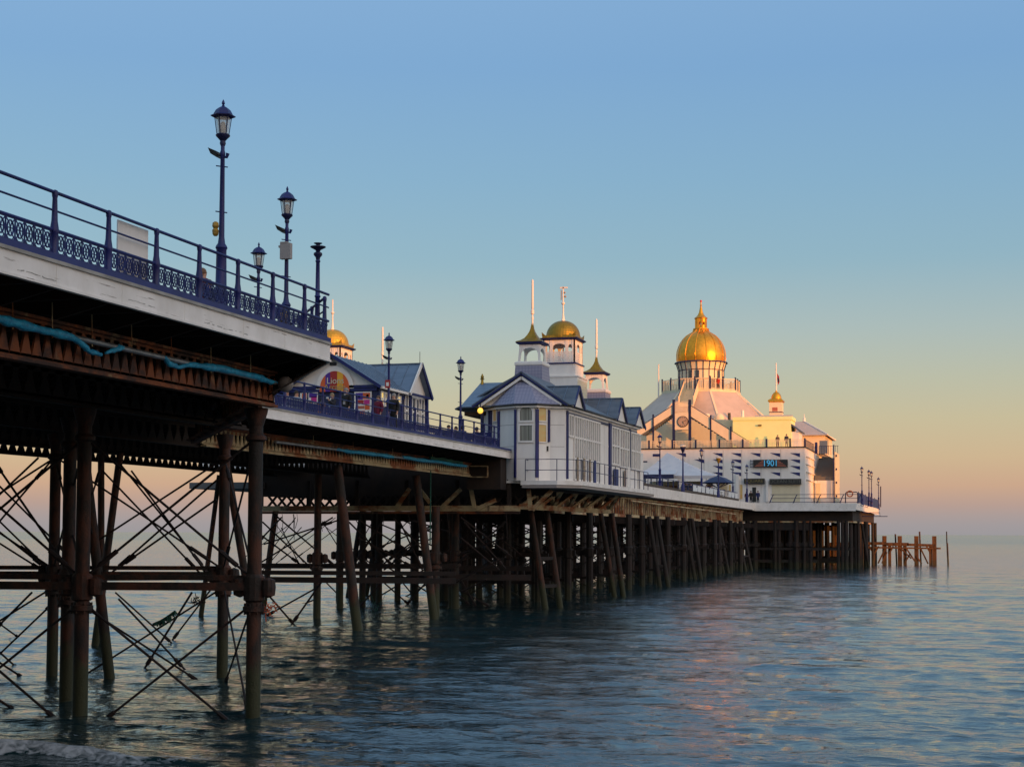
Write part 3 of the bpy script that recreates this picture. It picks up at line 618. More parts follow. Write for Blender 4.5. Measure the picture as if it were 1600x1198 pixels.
def joists():
    t = thing('deck_joists', (-13, 30, 8.6), 'dark cross joists and brackets under the near deck', 'joists')
    y = -10.
    m = MB()
    for k in range(100):
        y = 2+k*.89
        if y > 84: break
        x0 = 0 if y < 34.8 else (-(y-34.95)/14.75*10 if y < 49.7 else -10)
        mm = MB()
        if k % 2 == 0:
            mm.ext([(x0-.1, y, 8.8), (x0-.1, y, 8.92), (x0-1.38, y, 8.92), (x0-1.38, y, 8.5)], (0, .07, 0))
            mm.box(x0-1.4, y+.001, 8.62, -27, y+.069, 8.9)
        else: mm.box(x0-.1, y, 8.74, -27, y+.07, 8.94)
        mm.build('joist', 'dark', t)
    # skew end face of the near bay
    m = MB(); A = (0, Y1); B = CH; f = Facet(A, B)
    for k in range(9):
        u = .6+k*1.9; m.add([f.pt(u, 8.74, -.02), f.pt(u, 8.74, -.12), f.pt(u, 7.65, -1.9), f.pt(u, 7.65, -1.6)] + [f.pt(u+.08, 8.74, -.02), f.pt(u+.08, 8.74, -.12), f.pt(u+.08, 7.65, -1.9), f.pt(u+.08, 7.65, -1.6)], [(0, 1, 2, 3), (7, 6, 5, 4), (0, 4, 5, 1), (1, 5, 6, 2), (2, 6, 7, 3), (3, 7, 4, 0)])
    m.sheet([f.pt(0, 8.735, -.03), f.pt(f.L, 8.735, -.03), f.pt(f.L, 7.95, -1.35), f.pt(0, 7.95, -1.35)], .04)
    m.build('end_bracing', 'dark', t)
    m = MB(); g = f.pt(1.3, 7.65, -1.5); h = f.pt(f.L-1, 7.65, -1.5); m.beam(g, h, .2, .12); m.beam((g.x, g.y, 8.4), (h.x, h.y, 8.4), .2, .14)
    for k in range(22): p = f.pt(1.3+k*.7, 7.65, -1.5); m.beam(p, (p.x, p.y, 8.4), .1, .05)
    m.build('end_beam', 'girder', t)
joists()
def light_soffit():
    t = thing('bulkhead_light', P(450, 598, D=39), 'round grey fitting at the end of the near girder', 'fitting')
    m = MB(); p = P(446, 600, D=38.2); m.ball(p, .2, 12); m.build('housing', 'grey_box', t, True)
    m = MB(); a = P(428, 612, D=38.2); b = P(428, 628, D=38.2); c = P(434, 612, D=38.2); m.path([b, a, c], .02, 6); m.build('cable_loop', 'pipe', t)
light_soffit()
# wrapped pipes in front of the girders
def wrapped(name, label, X, segs, pipe, r, parent_lab, extra=None):
    a = P(*pipe[0], X=X); b = P(*pipe[1], X=X)
    t = thing(name, a, label, 'pipe')
    m = MB(); m.tube(a, b, r*.75, None, 10); m.build('pipe', 'pipe', t, True)
    for s in segs:
        pts = []; rs = []
        for i in range(len(s)-1):
            for k in range(5):
                f = k/5; px = s[i][0]*(1-f)+s[i+1][0]*f; py = s[i][1]*(1-f)+s[i+1][1]*f; w = s[i][2]*(1-f)+s[i+1][2]*f
                pts.append(P(px, py+random.uniform(-.6, .6), X=X+.02)); rs.append(r*w*random.uniform(.72, 1.2))
        pts.append(P(s[-1][0], s[-1][1], X=X+.02)); rs.append(r*s[-1][2])
        m = MB(); m.path(pts, rs, 9); m.build('torn_wrapping', s[0][3] if len(s[0]) > 3 else 'wrap', t, True)
    for px in range(int(pipe[0][0])+60, int(pipe[1][0]), 62):
        f = (px-pipe[0][0])/(pipe[1][0]-pipe[0][0]); y = pipe[0][1]*(1-f)+pipe[1][1]*f; p = P(px, y, X=X)
        m = MB(); m.tube((p[0], p[1], p[2]-.1), (p[0]-.02, p[1], 8.8), .012, None, 5); m.build('hanger', 'girder_pale', t)
    return t
wrapped('wrapped_pipe', 'grey pipe in torn bright blue plastic along the near girder', -1.15,
        [[(-40, 488, 1.2), (0, 499, 1.25), (60, 514, 1.2), (112, 527, 1.1), (125, 535, .8), (140, 549, .8), (158, 554, .5)], [(165, 551, .4), (185, 544, .9), (192, 543.5, .6)],
         [(256, 558, .7), (264, 568, .8), (280, 574, .7), (296, 569, .8), (340, 575, 1.2), (400, 589, 1.3), (420, 596, .9), (432, 598, .5)]], ((-40, 492), (430, 598)), .075, '')
wrapped('wrapped_pipe', 'pipe in torn blue and green plastic under the deck near the first pavilion', -11.6,
        [[(525, 702, .7), (545, 705, 1), (605, 712, 1.1), (614, 714, .8)], [(629, 714.5, 1), (680, 721, 1.1), (728, 728, .8)], [(672, 715, .8, 'green_net'), (700, 719, 1.2), (722, 723, .8)]], ((430, 690), (730, 728)), .09, '')

# ================================================================== LEGS
def column(t, x, y, ztop, r=.185, mt='iron', lean=(0, 0), ring=True, node=True, zb=-1.2, cap=True, nn=12):
    lx, ly = lean      # lean: how far the top is shifted from the foot
    def c(z): f = z/ztop; return (x+lx*f, y+ly*f, z)
    m = MB()
    zs = [zb, 0, ztop*.5, ztop]
    m.path([c(z) for z in zs], [r, r, r*.97, r*.95], nn); o = m.build('column', mt, t, True)
    if ring:
        m = MB(); m.path([c(2.5), c(2.56), c(2.58), c(2.70), c(2.72), c(2.80)], [r*1.05, r*1.12, r*1.5, r*1.5, r*1.12, r*1.05], nn); m.build('flange_ring', mt, o, True)
    if node:
        m = MB(); q = c(3.2); m.path([c(2.82), c(2.86), c(3.42), c(3.5)], [r*1.1, r*1.42, r*1.42, r*1.05], nn)
        m.box(q[0]-r*2.0, q[1]-.10, 3.0, q[0]+r*2.0, q[1]+.10, 3.36)
        if nn > 8:
            for k in range(8):
                a = 2*pi*k/8; e = c(2.64); m.tube((e[0]+r*1.32*cos(a), e[1]+r*1.32*sin(a), 2.50), (e[0]+r*1.32*cos(a), e[1]+r*1.32*sin(a), 2.78), .022, None, 6)
            for sx_ in (-1, 1): m.lathe(q[0]+sx_*r*2.1, q[1], [(.02, 2.92), (.16, 2.98), (.18, 3.18), (.16, 3.36), (.02, 3.42)], 10)
        m.build('bracing_collar', mt, o)
    if cap:
        m = MB(); m.path([c(ztop-.85), c(ztop-.80), c(ztop-.72), c(ztop-.66)], [r*1.0, r*1.4, r*1.4, r*1.0], nn); m.path([c(ztop-.45), c(ztop-.12), c(ztop-.02)], [r, r*1.5, r*1.6], nn); m.build('capital', mt, o, True)
    return o
def rod(t, p, q, r=.035, mt='rod', name='tie_rod'):
    m = MB(); p = Vector(p); q = Vector(q); m.tube(p, q, r, None, 6)
    a = p.lerp(q, .80); b = p.lerp(q, .90); m.tube(a, b, r*1.9, r*1.9, 6); m.build(name, mt, t)
def xbrace(t, a, b, ztop, zmid, r=.035, low=True, mt='rod'):
    "a,b: plan points of two columns"
    rod(t, (*a, ztop), (*b, zmid+.2), r, mt); rod(t, (*b, ztop), (*a, zmid+.2), r, mt)
    if low:
        rod(t, (*a, zmid-.35), (*b, -.6), r, mt); rod(t, (*b, zmid-.35), (*a, -.6), r, mt)
def trestle(label, cols, ztop, mt='iron', rc=.185, beams=True, braces=True, zb=3.15, group=None, rods=True):
    """cols: list of (x,y) across the pier"""
    t = thing('pier_trestle', (cols[0][0], cols[0][1], -1), label, 'trestle', group)
    for x, y in cols: column(t, x, y, ztop, rc, mt)
    if beams:
        for a, b in zip(cols, cols[1:]):
            for dz, w in ((0, .17), (-.0, .0)):
                if w:
                    m = MB(); m.beam((a[0], a[1]-.12, zb+.04), (b[0], b[1]-.12, zb+.04), .07, .20); m.beam((a[0], a[1]+.12, zb+.25), (b[0], b[1]+.12, zb+.25), .07, .13)
                    m.build('cross_beam', mt, t)
    if rods:
        for a, b in zip(cols, cols[1:]): xbrace(t, a, b, ztop-.75, 3.15, .034)
    return t
B0 = lambda px, py: P(px, py, Z=0)[:2]
cA1 = B0(395, 1119); cA2 = B0(125, 1116.5)
dv_ = (cA2[0]-cA1[0], cA2[1]-cA1[1])
cA3 = (cA2[0]+dv_[0], cA2[1]+dv_[1]+.2); cA4 = (cA3[0]+dv_[0], cA3[1]+dv_[1])
tA = trestle('nearest trestle, with two thick rusty columns joined by crossed rods', [cA1, cA2, cA3, cA4], 7.62)
cB1 = B0(347, 1057); cB2 = B0(81, 1057); d2 = (cB2[0]-cB1[0], cB2[1]-cB1[1])
tB = trestle('second trestle from the camera, one bay behind the thick front columns', [cB1, cB2, (cB2[0]+d2[0], cB2[1]+d2[1]), (cB2[0]+2*d2[0], cB2[1]+2*d2[1])], 7.62, rc=.175)
c103 = B0(103, 1095)
tM = thing('pier_trestle', (*c103, -1), 'lone column standing close between the left-hand columns of the two nearest trestles', 'trestle')
column(tM, *c103, 7.62, .18)
# longitudinal bracing between the first trestles
for a, b in ((cA2, cB2), (cA1, cB1), (c103, (cB2[0]-.2, cB2[1]+3))):
    for z0_, z1_ in ((6.8, 3.4), (3.4, 6.8)): rod(tB, (*a, z0_), (*b, z1_), .03)
rod(tB, (*cA1, 2.9), (*cB1, -.5), .03); rod(tB, (*cB1, 2.9), (*cA1, -.5), .03)
# far left bracing leaving the frame
cL = (cA2[0]-6.5, cA2[1]+5); rod(tA, (*cA2, 3.1), (*cL, 7), .035); rod(tB, (*cB2, 3.2), (cB2[0]-6, cB2[1]+2, 7), .03)
def raker(t, top, base, r=.16, mt='iron', zt=7.6):
    "sloping leg from px at the top to px at the water line, kept in the plane through its foot"
    b = P(*base, Z=0); tp = P(*top, Y=b[1]-.3)
    s = (Vector(tp)-Vector(b)); e = Vector(b)-s*(1.2/max(s.z, .1)); q = Vector(b)+s*((zt)/max(s.z, .1)) if s.z > .5 else Vector(tp)
    m = MB(); m.path([e, b, Vector(b).lerp(q, .5), q], [r, r, r*.95, r*.92], 10); o = m.build('raking_leg', mt, t, True)
    return Vector(b), q
tR = thing('pier_trestle', (-13, 46, -1), 'group of raking inner legs behind the second trestle', 'trestle')
for tp, bs, r in [((187, 715), (148, 1012), .15), ((141, 790), (171, 1057), .17), ((158, 740), (158, 1010), .14), ((346, 715), (314, 962), .14), ((360, 760), (400, 1000), .17)]:
    raker(tR, tp, bs, r)
m = MB(); a = P(150, 903, D=49); b = P(330, 902, D=52); m.beam(a, b, .12, .16); m.build('cross_beam', 'iron', tR)
m = MB(); a = P(-60, 899, D=50); b = P(70, 899, D=50); m.beam(a, b, .12, .16); m.build('cross_beam', 'iron', tR)
m = MB(); a = P(150, 917, D=47); b = P(345, 916, D=49); m.beam(a, b, .1, .08); m.build('cross_beam', 'iron', tR)
for a, b in [((188, 725), (330, 900)), ((160, 735), (322, 905)), ((350, 740), (168, 900)), ((338, 780), (180, 890)), ((205, 735), (345, 925)), ((60, 715), (-30, 800)), ((-40, 800), (75, 890)), ((-20, 740), (120, 880)), ((-40, 860), (80, 720)), ((-30, 830), (70, 893)),
             ((180, 925), (275, 1010)), ((300, 925), (222, 1050)), ((185, 935), (295, 1052)), ((330, 920), (265, 1005)), ((50, 925), (-10, 985)), ((-10, 1010), (30, 1046)), ((-30, 1075), (25, 1110)), ((-20, 960), (35, 1000)), ((-20, 1040), (95, 930))]:
    if b[1] > 985:
        q = P(*b, Z=-.15); dd = (Vector(q)-Vector(C)).dot(Vector(fw)); rod(tR, P(*a, D=dd-.3), q, .038)
    else: rod(tR, P(*a, D=49), P(*b, D=49.5), .035)
def tangle(p, r, mt, label, n=26):
    m = MB(); p = Vector(p)
    for k in range(n):
        a = p+Vector((random.gauss(0, r*.5), random.gauss(0, r*.4), random.gauss(0, r*.4))); b = a+Vector((random.gauss(0, r*.6), random.gauss(0, r*.4), random.gauss(-r*.3, r*.5))); m.path([a, a.lerp(b, .5)+Vector((0, 0, -r*.2)), b], .012, 5)
    tag(m.build('caught_netting', mt), label, 'netting')
def drape():
    m = MB(); rr = random.Random(5)
    for k in range(34):
        f = rr.random(); a = Vector(P(240+34*f, 974-20*f**1.3, D=48+rr.uniform(-.1, .1))); dn = .05+.30*f*(1-f)*rr.uniform(.6, 1.8)+.1*f
        b = a+Vector((rr.uniform(-.15, .12), rr.uniform(-.05, .05), -dn)); m.path([a, a.lerp(b, .5)+Vector((rr.uniform(-.04, .04), 0, 0)), b], [.03, .028, .008], 5)
    for k in range(3): m.path([P(240+34*f, 974-20*f**1.3+k*1.2, D=48) for f in (0, .3, .6, 1)], .03, 5)
    tag(m.build('caught_netting', 'green_net'), 'ragged dark green netting caught on the bracing rods', 'netting')
drape()
tangle(P(420, 948, D=37.9), .16, 'orange_net', 'bright orange netting scrap on the right-hand column collar')
tangle(P(590, 958, D=90), .9, 'green_net', 'long tangle of green netting hanging between distant legs', 46)
tangle(P(306, 935, D=49), .2, 'dark', 'dark weed hanging from the inner cross beam')
# legs under the narrower deck and the first pavilion
tC = thing('pier_trestle', (-14, 66, -1), 'trestle under the narrower deck with a thick leg raking out to the right', 'trestle')
raker(tC, (528, 735), (559, 987), .24, 'iron'); column(tC, *B0(495, 967), 7.6, .2, 'iron', cap=False); column(tC, *B0(531, 951), 7.6, .2, 'iron', cap=False)
raker(tC, (430, 803), (411, 948), .2, 'iron', 5.9)
tD = thing('pier_trestle', (-14, 78, -1), 'trestle with a long raking leg just left of the first pavilion', 'trestle')
raker(tD, (651, 750), (678, 965), .24, 'iron')
for px, py in [(680, 961), (711, 952)]: column(tD, *B0(px, py), 6.0, .24, 'iron', cap=False)
column(tD, *B0(706, 950), 6, .2, 'iron', cap=False)
raker(tD, (702, 800), (690, 935), .2, 'iron', 6)
tE = thing('pier_trestle', (-20, 92, -1), 'cluster of inner legs below the first pavilion, seen between the raking legs', 'trestle')
for px, py in [(566, 947), (592, 940), (621, 938)]: column(tE, *B0(px, py), 6.0, .21, 'iron_far', cap=False)
for tp, bs in [((565, 803), (544, 932)), ((593, 806), (572, 929)), ((782, 806), (769, 909)), ((811, 806), (800, 915))]: raker(tE, tp, bs, .2, 'iron_far', 6)
for px, py in [(792, 931), (815, 933), (806, 925)]: column(tE, *B0(px, py), 6.0, .24, 'iron_far', cap=False)
for (a, b, D, w) in [((408, 883.6), (712, 884.5), 90, .3), ((408, 894), (712, 896), 80, .22), ((408, 905), (712, 907.5), 76, .28), ((685, 869), (800, 869), 104, .28), ((700, 887), (830, 888), 96, .3), ((700, 901), (830, 902), 90, .34)]:
    m = MB(); m.beam(P(*a, D=D), P(*b, D=D), .15, w); m.build('cross_beam', 'iron_far', tE)
for a, b in [((410, 815), (500, 900)), ((425, 800), (530, 890)), ((405, 880), (520, 808)), ((412, 850), (530, 812)), ((400, 830), (470, 882)), ((440, 808), (405, 845)), ((540, 810), (620, 890)), ((600, 810), (545, 895)), ((615, 810), (690, 890)), ((690, 812), (600, 880)),
             ((625, 815), (660, 890)), ((650, 850), (600, 890)), ((720, 808), (800, 870)), ((725, 815), (790, 888)), ((790, 815), (715, 880)), ((785, 840), (715, 868)), ((720, 840), (780, 890)), ((560, 840), (650, 888)), ((500, 915), (410, 965)), ((420, 930), (460, 976)), ((505, 905), (455, 976)), ((495, 935), (470, 945)),
             ((510, 910), (530, 930)), ((600, 905), (560, 950)), ((625, 905), (650, 935)), ((665, 910), (635, 945)), ((600, 910), (640, 945)), ((690, 905), (770, 950)), ((720, 905), (745, 950)), ((700, 915), (735, 945)), ((760, 905), (720, 925)), ((790, 870), (700, 915)), ((560, 812), (640, 862)), ((700, 830), (640, 812))]:
    if b[1] > 925:
        q = P(*b, Z=-.1); dd = (Vector(q)-Vector(C)).dot(Vector(fw)); rod(tE, P(*a, D=dd-.5), q, .05)
    else: rod(tE, P(*a, D=88), P(*b, D=89.5), .05)
rr_ = random.Random(9)
for k in range(26):
    x_ = rr_.choice([rr_.uniform(555, 700), rr_.uniform(700, 800), rr_.uniform(420, 560)]); w_ = rr_.uniform(30, 95)*rr_.choice([-1, 1]); y_ = rr_.uniform(806, 826); D_ = rr_.uniform(92, 104)
    rod(tE, P(x_, y_, D=D_), P(x_+w_, y_+rr_.uniform(48, 74), D=D_+1), rr_.uniform(.022, .036))
for k in range(12):
    x_ = rr_.uniform(430, 800); m = MB(); p_ = Vector(P(x_, 803, D=86)); m.path([p_, p_+Vector((.05, 0, -rr_.uniform(.2, .5))), p_+Vector((rr_.uniform(-.1, .2), 0, -rr_.uniform(.6, 1.5)))], .018, 5); m.build('hanging_wire', 'rod', tE)
# X latticed truss, chord and joists carrying the pavilions
def pav_frame():
    t = thing('pavilion_truss', (-19, 83, 5.8), 'deep rusty iron truss carrying the first white pavilion', 'truss')
    Yt = 84.4; zb = 5.95
    a = P(408, 792, Y=Yt); b = P(812, 798, Y=Yt)
    m = MB(); m.beam((a[0], Yt, zb), (b[0], Yt, zb), .3, .32); m.build('bottom_chord', 'girder_pale', t)
    m = MB(); m.beam((a[0], Yt+.03, zb-.24), (b[0], Yt+.03, zb-.24), .2, .14); m.build('under_chord', 'girder', t)
    # side girder along the pavilion and on under the far deck
    pp = [(b[0], Yt)]+[P(px, 757, Z=7.2)[:2] for px in (885,)]
    q = P(955, 805, Z=zb)
    m = MB(); m.beam((b[0]+.1, Yt, zb+.1), (-8.8, 104, zb+.1), .25, .3); m.build('side_chord', 'girder_pale', t)
    m = MB()
    for k in range(6):
        y0 = Yt+.3+k*3.3; x0 = b[0]+.1+(-8.8-b[0])*k/6
        m.beam((x0, y0, zb+.2), (x0+.9, y0+1.4, 7.1), .18, .18); m.beam((x0, y0+3, zb+.2), (x0+.9, y0+1.7, 7.1), .18, .18); m.beam((x0-.1, y0+3.2, zb), (x0-.1, y0+3.2, 7.1), .25, .2)
    m.build('side_web', 'girder_pale', t)
    X0, X1 = a[0], b[0]
    for k in range(26):
        x = X0+(X1-X0)*k/26; w = (X1-X0)/26
        m = MB()
        if k % 5 in (0,): m.beam((x, Yt, zb), (x, Yt, 7.6), .22, .22)
        m.beam((x, Yt+.9, zb+.1), (x+w, Yt+.9, 6.75), .09, .13); m.beam((x+w, Yt+.95, zb+.1), (x, Yt+.95, 6.75), .09, .13)
        m.build('lattice_web', 'dark', t)
    for (p, q_) in [((690, 793), (720, 764)), ((735, 760), (742, 795)), ((745, 795), (775, 781)), ((826, 764), (829, 797)), ((832, 796), (862, 766)), ((656, 765), (672, 785)), ((620, 792), (640, 763))]:
        m = MB(); m.beam(P(*p, Y=Yt-.2), P(*q_, Y=Yt-.2), .15, .22); m.build('strut', 'girder_pale', t)
    XJ = P(412, 792, Y=Yt+2)[0]; m = MB(); m.box(XJ, Yt+1.6, 7.0, -8, Yt+20, 7.3); m.box(XJ, Yt+1.0, 6.7, -8, Yt+1.6, 8.9); 
    for k in range(8): m.box(XJ, Yt+2+k*2.3, 6.72, -8.5, Yt+2.15+k*2.3, 7.0)
    m.build('joists', 'dark', t)
    m = MB(); m.box(-12.2, 82.95, 7.0, -10.2, 84.1, 9.1); m.build('end_panel', 'dark', t)
    m = MB()
    for p, q_ in [((735, 728), (762, 728)), ((762, 728), (762, 745)), ((762, 745), (735, 745))]: m.beam(P(*p, Y=82.7), P(*q_, Y=82.7), .06, .06)
    m.build('cable_frame', 'girder_pale', t)
pav_frame()
m = MB(); a = P(308, 757, Y=86)[0]; b = P(420, 757, Y=86)[0]; m.box(a, 85, P(308, 764, Y=86)[2], b, 100, P(308, 757, Y=86)[2]+.1)
tag(m.build('service_landing', 'grey_stair'), 'blue-grey landing seen under the deck between the near columns', 'landing')
m = MB(); m.tube(P(673, 735, D=80), P(672, 850, D=80), .035); tag(m.build('hanging_rope', 'green_net'), 'thin green rope hanging straight down below the deck', 'rope')

# far trestles
def far_legs():
    i = 0; y = 97.
    while y < 203:
        k = dz3(max(y, Y3a))
        t = thing('pier_trestle', (-18, y, -1), 'one of the dense row of dark trestles under the far half of the pier', 'trestle', 'trestles under the far half of the pier')
        ztop = 6.1
        for x in (-11.6, -13.6, -16.5, -18.2, -20.8, -23, -25.5):
            if y > 190 and x > -12: continue
            column(t, x+random.uniform(-.5, .3), y+random.uniform(-.4, .4), ztop, .26, 'iron_far', ring=False, node=(x > -17), cap=False, nn=8)
        m = MB(); m.beam((-11.2, y, 3.1), (-26, y, 3.1), .15, .25); m.beam((-11.2, y, 5.6), (-26, y, 5.6), .15, .5); m.beam((-11.2, y+.4, 1.3), (-26, y+.4, 1.3), .15, .2); m.build('cross_beam', 'iron_far', t)
        m = MB()
        for a, b in ((-12, -18), (-18, -12), (-18, -24), (-24, -18)): m.beam((a, y, 5.5), (b, y, 3.2), .06, .09); m.beam((a, y, 3.1), (b, y, -.3), .06, .09)
        m.build('cross_bracing', 'iron_far', t)
        y += 6.4
far_legs()
def far_rakers():
    L = [((831, 810), (852, 950)), ((856, 810), (875, 948)), ((940, 810), (960, 932)), ((957, 810), (974, 932)), ((1015, 812), (1031, 917)), ((1027, 812), (1044, 917)), ((1070, 816), (1086, 905)), ((1082, 816), (1095, 905)),
         ((1115, 816), (1130, 895)), ((1123, 816), (1138, 895)), ((1150, 822), (1165, 892)), ((1159, 822), (1174, 891))]
    for k in range(0, len(L), 2):
        (ta, ba), (tb, bb) = L[k], L[k+1]
        b = P(*ba, Z=0); t = thing('raking_leg_pair', b, ['pair of raking legs below the near corner of the first pavilion', 'pair of raking legs below the far end of the first pavilion', 'third pair of raking legs counting away along the pier', 'fourth pair of raking legs counting away along the pier',
                   'fifth pair of raking legs counting away along the pier', 'farthest pair of raking legs, nearest the pier head'][k//2], 'pier legs')
        pb = []
        for tp, bs in ((ta, ba), (tb, bb)):
            e, q = raker(t, tp, bs, .20 if k < 6 else .22, 'iron_far' if k > 3 else 'iron', 6.0); pb.append((e, q))
        for f in (.22, .5) if k < 2 else (.3,):
            m = MB(); m.beam(pb[0][0].lerp(pb[0][1], f), pb[1][0].lerp(pb[1][1], f), .18, .2); m.build('spreader', 'iron_far', t)
far_rakers()
def far_girder():
    t = thing('girder', (X3-.6, 104, 6), 'long pale cream girder with rows of upright stiffeners under the far deck', 'girder')
    X = X3-.5; ya, yb = 103.5, 197
    m = MB(); m.beam((X, ya, 6.05), (X, yb, 5.95), .3, .22); m.beam((X, ya, 7.55), (X, yb, 7.45), .3, .14); m.build('chords', 'girder_pale', t)
    y = ya; k = 0
    while y < yb and k < 100:
        m = MB(); m.beam((X, y, 6.1), (X, y, 7.5), .10, .12 if k % 8 else .5, 0, (0, 1, 0)); m.build('stiffener', 'girder_pale', t); y += .95; k += 1
    m = MB(); m.box(X-.2, ya, 6.15, X-.12, yb, 7.6); m.build('web_plate', 'girder', t)
    m = MB()
    m.box(-26.5, Y3a, 7.6, X3-.05, Y3b, 7.75); m.box(-26.5, Y3a, 6.3, -26.2, Y3b, 8.3)
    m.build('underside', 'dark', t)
    m = MB(); a = P(985, 782, X=X+.5); b = P(1150, 803, X=X+.5); m.tube(a, b, .07); m.build('cable_pipe', 'girder_pale', t)
far_girder()
def head_legs():
    Yh = Y3b+2.2; z = dz3(Y3b)
    t = thing('girder', (-5, Yh, 6), 'dark edge girder with thin pale bottom flange round the pier head', 'girder')
    x1 = .7
    m = MB(); m.box(-34, Yh, 6.05, x1, Yh+.3, 6.25); m.box(x1-.3, Yh+.31, 6.05, x1, 250, 6.25); m.build('bottom_flange', 'girder_pale', t)
    m = MB(); m.box(-34, Yh+.1, 6.25, x1-.1, Yh+.25, 7.9); m.box(x1-.25, Yh+.3, 6.25, x1-.1, 250, 7.9); m.box(-34, Yh, 7.5, x1, 250, 7.7); m.build('web_plate', 'dark', t)
    pts = [(px, 889) for px in (1180, 1199, 1205, 1230, 1236, 1252, 1268, 1276)]
    G = 'legs under the pier head'
    lab = 'one of the thick dark legs packed under the pier head'
    for row, yy in enumerate([Yh, Yh+7, Yh+14, Yh+22, Yh+30, Yh+38]):
        xs = [-13, -12, -9.4, -8.9, -7.4, -6.6, -5.6, -4.8] if row == 0 else [-15+random.uniform(-.4, .4)+k*1.15 for k in range(15)]
        xs += [-16, -18, -20, -22, -24, -26, -28] 
        tt = thing('pier_trestle', (-8, yy, -1), ['front row of dark legs under the pier head', 'second row of legs under the pier head', 'third row of legs under the pier head', 'fourth row of legs under the pier head', 'fifth row of legs under the pier head', 'hindmost row of legs under the pier head'][row], 'trestle')
        for x in xs:
            if row >= 1 and -4.8 < x-(yy-Yh)*.04 < -1.5: continue
            column(tt, x, yy+random.uniform(-.3, .3), 6.3, random.uniform(.22, .36), 'iron_far', ring=False, node=row == 0, cap=False, nn=8)
        for x in ([-1.2, -.7, -.2, .3] if row < 3 else [.2]): column(tt, x, yy+(.6 if x > 0 else 0), 6.3, .24, 'iron_far', ring=False, node=False, cap=False, nn=8)
        m = MB(); m.beam((-28, yy, 2.6), (.3, yy, 2.6), .2, .3) if row != 3 else None; m.beam((-28, yy+.3, 1.0), ((.3 if row > 0 else -4), yy+.3, 1.0), .2, .7 if row in (1, 3) else .4); m.beam((-28, yy, 5.5), (-5, yy, 5.5), .2, .9); m.build('cross_beam', 'iron_far', tt)
        if row == 0:
            raker(tt, (1347, 822), (1357, 886), .2, 'iron_far', 6); 
    m = MB(); 
head_legs()

# ================================================================== OLD LANDING STAGE
def old_jetty():
    Yj = 239
    t = thing('old_landing_stage', P(1400, 882, Y=Yj), 'broken timber landing stage lit orange by the sun, beyond the pier head', 'landing stage')
    zz = lambda py: P(1400, py, Y=Yj)[2]; xx = lambda px: P(px, 860, Y=Yj)[0]
    for px, top, w in [(1304, 836, .55), (1365, 853, .45), (1382, 837, .62), (1390, 852, .45), (1406, 837, .62), (1414, 852, .5), (1432, 837, .62), (1454, 853, .45), (1460, 837, .62), (1298, 850, .4), (1312, 850, .5)]:
        x = xx(px); m = MB(); m.box(x-w/2, Yj-w/2, -1, x+w/2, Yj+w/2, zz(top)); m.build('timber_pile', 'timber', t)
    for a, b, h in [((1296, 850), (1385, 848.5), .45), ((1385, 850), (1420, 850), .5), ((1418, 850.5), (1462, 851.5), .4), ((1340, 855), (1470, 856), .25)]:
        m = MB(); m.beam((xx(a[0]), Yj-.4, zz(a[1])), (xx(b[0]), Yj-.4, zz(b[1])), .35, h); m.build('waling', 'timber', t)
    for a, b in [((1414, 853), (1432, 880)), ((1438, 855), (1450, 880)), ((1384, 855), (1372, 880)), ((1358, 853), (1366, 866)), ((1373, 853), (1366, 866)), ((1396, 853), (1390, 864)), ((1422, 865), (1414, 878)), ((1440, 880), (1432, 868)), ((1406, 855), (1424, 872)), ((1448, 853), (1454, 864)), ((1378, 880), (1386, 862))]:
        m = MB(); m.beam((xx(a[0]), Yj-.3, zz(a[1])), (xx(b[0]), Yj-.3, zz(b[1])), .22, .22); m.build('brace', 'timber', t)
    for px, tp in [(1401, 834), (1439, 830)]:
        x = xx(px); m = MB(); m.tube((x, Yj+.6, -1), (x-.2, Yj+.6, zz(tp)), .12); m.build('mooring_pole', 'iron', t)
    m = MB(); a = P(1481.5, 882, Y=Yj); b = P(1479, 830, Y=Yj); m.path([(a[0], Yj, -1), a, P(1480, 848, Y=Yj), P(1479.5, 849, Y=Yj), b], [.13, .13, .13, .09, .08], 8)
    tag(m.build('marker_pole', 'iron'), 'single thin pole standing in the sea right of the old landing stage', 'pole')
old_jetty()

